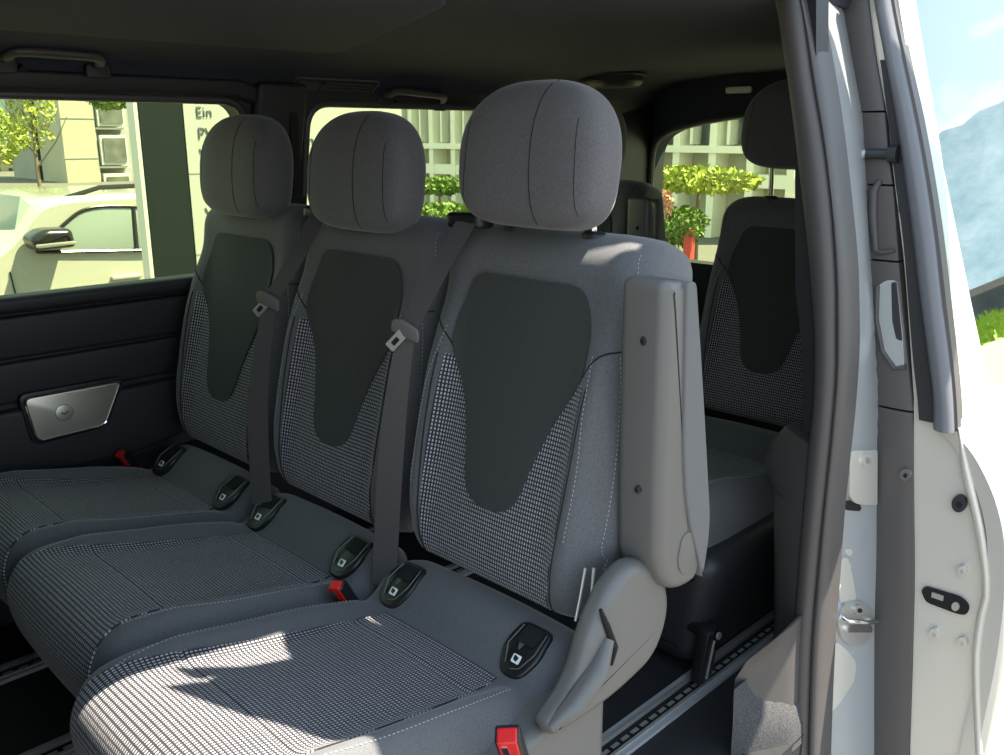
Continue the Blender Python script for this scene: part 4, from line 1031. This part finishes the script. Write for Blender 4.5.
# fence rail by the car
# glass fronted building behind the van
FY = -14.0
def fp(x, y): return ony(x, y, FY)
XA, XB = fp(800, 150)[0], fp(395, 150)[0] + 3
fb = thing('glass_building', 'long building with a pale column and glass front behind the van', 'building', ((XA + XB) / 2, FY - 3, GZ))
f0_ = Vector(fb.location)
def fbox(x0, x1, z0_, z1_, fwd, back, name, matn, par=None):
    mm = MB(); mm.box(((x0 + x1) / 2 - f0_.x, FY + (fwd - back) / 2 - f0_.y, (z0_ + z1_) / 2 - f0_.z), (abs(x1 - x0) / 2, (fwd + back) / 2, (z1_ - z0_) / 2)); return mm.build(name, matn, par or fb, smooth=False)
zb = fp(690, 149)[2]
fbox(XA, XB, GZ, 7, -.3, 5, 'wall', 'concrete')
fbox(XA - .1, XB + .1, zb - .06, zb + .06, .15, .4, 'floor_band', 'facade'); fbox(XA - .1, XB + .1, zb - .62, zb - .40, .10, .4, 'floor_band', 'facade'); fbox(XA - .1, XB + .1, zb + 2.6, zb + 3.0, .15, .4, 'floor_band', 'facade')
x = XA; k = 0
while x < XB:
    fbox(x, x + .14, GZ, 6.5, .12, .4, 'column', 'facade')
    fbox(x + .20, x + .52, zb + .08, zb + 2.55, -.22, .28, 'window', 'win_dark'); fbox(x + .56, x + .62, zb + .08, zb + 2.55, .0, .3, 'mullion', 'facade')
    x += .74; k += 1
# clipped hedge trees, shrubs and planter seen through the tailgate window
def hedge(label, c, r, n, size, matn, seed, name='hedge', cat='hedge'):
    t = thing(name, label, cat, (c[0], c[1], GZ)); m = MB(); foliage(m, (0, 0, c[2] - GZ), r, n, size, seed=seed); m.build('foliage', matn, t, smooth=False)
    m = MB(); m.tube([(0, 0, 0), (.02, 0, (c[2] - GZ) * .6), (0, 0, c[2] - GZ)], [.04, .03, .015], 8); m.build('stem', 'bark', t); return t
c = ony(700, 180, -9.5); hedge('bright green flat-clipped tree outside the tailgate window', c, (.80, .45, .16), 1100, .06, 'leaf_light', 21, 'tree', 'tree')
c = ony(672, 226, -9.0); hedge('low green shrub left of the red planter outside the tailgate window', c, (.42, .3, .26), 1100, .045, 'leaf', 22, 'shrub', 'shrub')
c = ony(440, 186, -9.5); hedge('dark green clipped tree outside between the middle and near headrests', c, (.55, .4, .13), 700, .06, 'leaf', 23, 'tree', 'tree')
c = ony(446, 214, -9.0); hedge('dark green hedge outside, just above the middle seat shoulder', c, (.6, .4, .16), 800, .06, 'leaf', 24)
c = ony(690, 228, -8.6)
t = thing('planter', 'red planter with green plants outside the tailgate window', 'planter', (c[0], c[1], GZ))
m = MB(); m.rprism(round_poly([(-.05, -.05), (.05, -.05), (.05, .05), (-.05, .05)], .02), mXY(), 0, c[2] - GZ - .03, .01); m.build('pot', 'flower_red', t)
m = MB(); foliage(m, (0, 0, c[2] - GZ + .06), (.2, .2, .16), 300, .04, seed=31); m.build('plants', 'leaf', t, smooth=False)
c = ony(664, 205, -8.0); hedge('small clump of pink flowers beside the tailgate window frame', c, (.09, .1, .16), 140, .04, 'cloth_pink', 33, 'flower_clump', 'flowers')

# near-side surroundings, seen mirrored in the door glass
gN = np.array([-(g1[1] - g0[1]), 0, (g1[0] - g0[0])]); gN = gN / np.linalg.norm(gN); gP = np.array([g0[0] + .002, 0, g0[1]])
def mirror(px, py):
    d = ray(px, py); d = d / np.linalg.norm(d); t_ = ((gP - CAM) @ gN) / (d @ gN); P = CAM + d * t_; r_ = d - 2 * (d @ gN) * gN; return P, r_
def mgz(px, py, z=GZ): P, r_ = mirror(px, py); return P + r_ * ((z - P[2]) / r_[2])
print('mirror', [mirror(*q)[1].round(3) for q in ((945,130),(1004,95),(990,278),(990,330))])
def mdist(px, py, D): P, r_ = mirror(px, py); h = math.hypot(r_[0], r_[1]); return P + r_ * (D / h)
# paving strip, verge, kerb wall and mountain on the near side
def ring_ridge(name, D, pts, base=-20, depth=120, ma='mountain'):
    """ridge built from (azimuth deg, height) samples at distance D from the van."""
    m = MB(); rows = []
    for (az, h) in pts:
        a = math.radians(az); e = np.array([math.cos(a), math.sin(a), 0])
        rows.append([tuple(e * (D - 40 - .9 * h) + np.array([0, 0, base])), tuple(e * (D - .45 * h) + np.array([0, 0, h * .5])), tuple(e * D + np.array([0, 0, h])), tuple(e * (D + depth) + np.array([0, 0, base]))])
    ids = [[m.add(p) for p in r] for r in rows]
    for j in range(len(ids) - 1):
        for i in range(3): m.face(ids[j][i], ids[j][i + 1], ids[j + 1][i + 1], ids[j + 1][i])
    return struct(m, name, ma, smooth=True, angle=80)
P0, r0 = mirror(945, 130); P1, r1 = mirror(1004, 95); PB, rB = mirror(990, 278)
def azel(r): return math.degrees(math.atan2(r[1], r[0])), math.degrees(math.atan2(r[2], math.hypot(r[0], r[1])))
(a0, e0), (a1, e1) = azel(r0), azel(r1)
D = 520
h0, h1 = D * math.tan(math.radians(e0)), D * math.tan(math.radians(e1))
sl_ = (h1 - h0) / (a1 - a0)
rnd = random.Random(5); pts = []
lo_az, hi_az = min(a0, a1) - 22, max(a0, a1) + 22
k = 0
az = lo_az
while az <= hi_az:
    pts.append((az, max(8, h0 + sl_ * (az - a0) + rnd.uniform(-2, 2)))); az += 1.0
ring_ridge('mountain', D, pts)
# far-side mountain above the car
r_ = ray(20, 100); af = math.degrees(math.atan2(r_[1], r_[0])); hf = 520 * math.tan(math.radians(9))
ring_ridge('mountain', 520, [(af + k, hf * (1 + .35 * math.sin(k * .35)) + rnd.uniform(-3, 3)) for k in range(-40, 41, 2)], ma='mountain_far')
# street pieces that the glass mirrors
def mirror_quad(name, px, z0_, z1_, mat_, label=None, cat=None):
    m = MB(); A = [mgz(x, y, z0_) for x, y in px]
    m.rprism([(p[0], p[1]) for p in A], mXY(), z0_, z1_, .0); o = m.build(name, mat_, smooth=False)
    if label: tag(o, label, cat)
    else: o['kind'] = 'structure'
    return o
m = MB(); m.box((-4.6, -2.0, GZ + .012), (4.4, 12, .012)); struct(m, 'path', 'paving_dimmed', smooth=False)
# verge, retaining wall and far houses across the street
def arc_strip(m, d0, z0_, d1, z1_, a0_=-124, a1_=-90, th=0):
    ids = []
    for k in range(35):
        a = math.radians(a0_ + (a1_ - a0_) * k / 34); c_, s_ = math.cos(a), math.sin(a)
        r = [(c_ * d0, s_ * d0, z0_), (c_ * d1, s_ * d1, z1_)]
        if th: r += [(c_ * (d1 + th), s_ * (d1 + th), z1_), (c_ * (d1 + th), s_ * (d1 + th), GZ - .2)]
        ids.append([m.add(p) for p in r])
    for j in range(34):
        for i in range(len(ids[0]) - 1): m.face(ids[j][i], ids[j][i + 1], ids[j + 1][i + 1], ids[j + 1][i])
m = MB(); arc_strip(m, 10, GZ + .02, 40, GZ + .02); struct(m, 'pavement', 'paving', smooth=False)
m = MB(); arc_strip(m, 40, GZ, 58, .25)
rg = random.Random(4)
for _ in range(2600):
    a = math.radians(rg.uniform(-118, -96)); d_ = rg.uniform(40, 57); z_ = GZ + (d_ - 40) / 18 * .75; h_ = rg.uniform(.25, .7); w_ = rg.uniform(.05, .14); b_ = rg.uniform(-.2, .2)
    x, y = math.cos(a) * d_, math.sin(a) * d_; i0 = [m.add((x - w_, y, z_)), m.add((x + w_, y + .05, z_)), m.add((x + b_, y + b_, z_ + h_))]; m.face(*i0)
g_ = m.build('grass', 'grass', smooth=False); tag(g_, 'bright green grass verge mirrored in the door glass', 'grass', kind='stuff')
m = MB(); arc_strip(m, 60, GZ, 60, 1.75, th=.5); struct(m, 'wall_street', 'concrete_dark', smooth=False)
m = MB(); arc_strip(m, 66, GZ, 66, 2.3, th=4); struct(m, 'path_terrace', 'paving', smooth=False)
# ------------------------------------------------------------------ light
wd = bpy.data.worlds.new('world'); SC.world = wd; wd.use_nodes = True; nt = wd.node_tree
bg = nt.nodes['Background']; tc = nt.nodes.new('ShaderNodeTexCoord'); sx = nt.nodes.new('ShaderNodeSeparateXYZ'); nt.links.new(tc.outputs['Generated'], sx.inputs[0])
rp = nt.nodes.new('ShaderNodeValToRGB'); e = rp.color_ramp.elements
e[0].position = 0; e[0].color = (.80, .88, .95, 1); e[1].position = .7; e[1].color = (.36, .56, .85, 1)
x_ = e.new(.18); x_.color = (.62, .78, .94, 1)
nt.links.new(sx.outputs['Z'], rp.inputs['Fac'])
mp = nt.nodes.new('ShaderNodeMapping'); mp.inputs['Scale'].default_value = (1, 1, 2.2); nt.links.new(tc.outputs['Generated'], mp.inputs['Vector'])
nz = nt.nodes.new('ShaderNodeTexNoise'); nz.inputs['Scale'].default_value = 5.5; nz.inputs['Detail'].default_value = 8; nz.inputs['Roughness'].default_value = .55; nt.links.new(mp.outputs['Vector'], nz.inputs['Vector'])
cr = nt.nodes.new('ShaderNodeValToRGB'); cr.color_ramp.elements[0].position = .49; cr.color_ramp.elements[1].position = .66; mp.inputs['Location'].default_value = (3.1, .4, 1.7); nt.links.new(nz.outputs['Fac'], cr.inputs['Fac'])
mx = nt.nodes.new('ShaderNodeMixRGB'); mx.inputs[2].default_value = (1.0, .97, .90, 1); nt.links.new(cr.outputs['Color'], mx.inputs[0]); nt.links.new(rp.outputs['Color'], mx.inputs[1])
nt.links.new(mx.outputs['Color'], bg.inputs['Color']); bg.inputs['Strength'].default_value = 2.7
sun = bpy.data.lights.new('sun', 'SUN'); sun.energy = 22; sun.angle = math.radians(.35); sun.color = (1, .91, .77)
so_ = bpy.data.objects.new('sun', sun); COL.objects.link(so_)
SD = Vector((-.50, -.50, 1.22)).normalized()
so_.rotation_euler = SD.to_track_quat('Z', 'Y').to_euler(); so_.location = (-3, -1, 6)
# added panel out of view, outline shaped to cast the seat's shade line
def up_to(px, zc, pz=.45):
    P = onz(px[0], px[1], pz); sdv = np.array(SD); return P + sdv * ((zc - pz) / sdv[2])
ZC = 3.0
edge = [up_to(q_, ZC) for q_ in ((311, 635), (260, 651), (182, 664), (200, 674), (235, 664), (215, 676), (169, 689), (237, 707), (300, 716), (380, 733), (398, 741), (450, 742), (520, 775))]
e0_, e1_ = edge[0], edge[-1]
def up_y(px, py, Y):
    P = ony(px, py, Y); return P + np.array(SD) * ((ZC - P[2]) / SD[2])
qa, qb = np.array([.122, -1.994]), np.array([.146, -1.981]); un = (qb - qa) / np.linalg.norm(qb - qa); nn_ = np.array([-un[1], un[0]]) * .011  # hole in the added panel, lets a sun fleck reach the seat shoulder
qm = qb + np.array([.16, .02]); notch = [tuple(qm), tuple(qb - nn_), tuple(qa - nn_ * .6), tuple(qa + nn_ * .1), tuple(qb + nn_ * .15), tuple(qm + np.array([0, .0008]))]
nc = np.mean(np.array(notch), axis=0); notch = [tuple(nc + (np.array(p) - nc) * np.array([1.5, 2.2])) for p in notch]
cpoly = [(p[0], p[1]) for p in edge] + [(e1_[0] - .22, e1_[1] - .15), (e1_[0] - .22, e1_[1] - .92), (e1_[0] + .12, e1_[1] - 1.06), (e1_[0] + .30, e1_[1] - 1.00), (e0_[0] + .12, e0_[1] - .62)] + notch + [(e0_[0] + .25, e0_[1] - .1)]

ZL = 2.4; sh = np.array(SD) * ((ZL - ZC) / SD[2]); cpoly = [(p[0] + sh[0], p[1] + sh[1]) for p in cpoly]
m = MB(); m.rprism(cpoly, mXY(), ZL, ZL + .02); struct(m, 'added_shade_panel', 'sign_white', smooth=False)
SC.view_settings.view_transform = 'Standard'; SC.view_settings.look = 'None'; SC.view_settings.gamma = 1; SC.view_settings.use_curve_mapping = False
SC.view_settings.exposure = 0.0
SC.cycles.max_bounces = 8; SC.cycles.transparent_max_bounces = 12
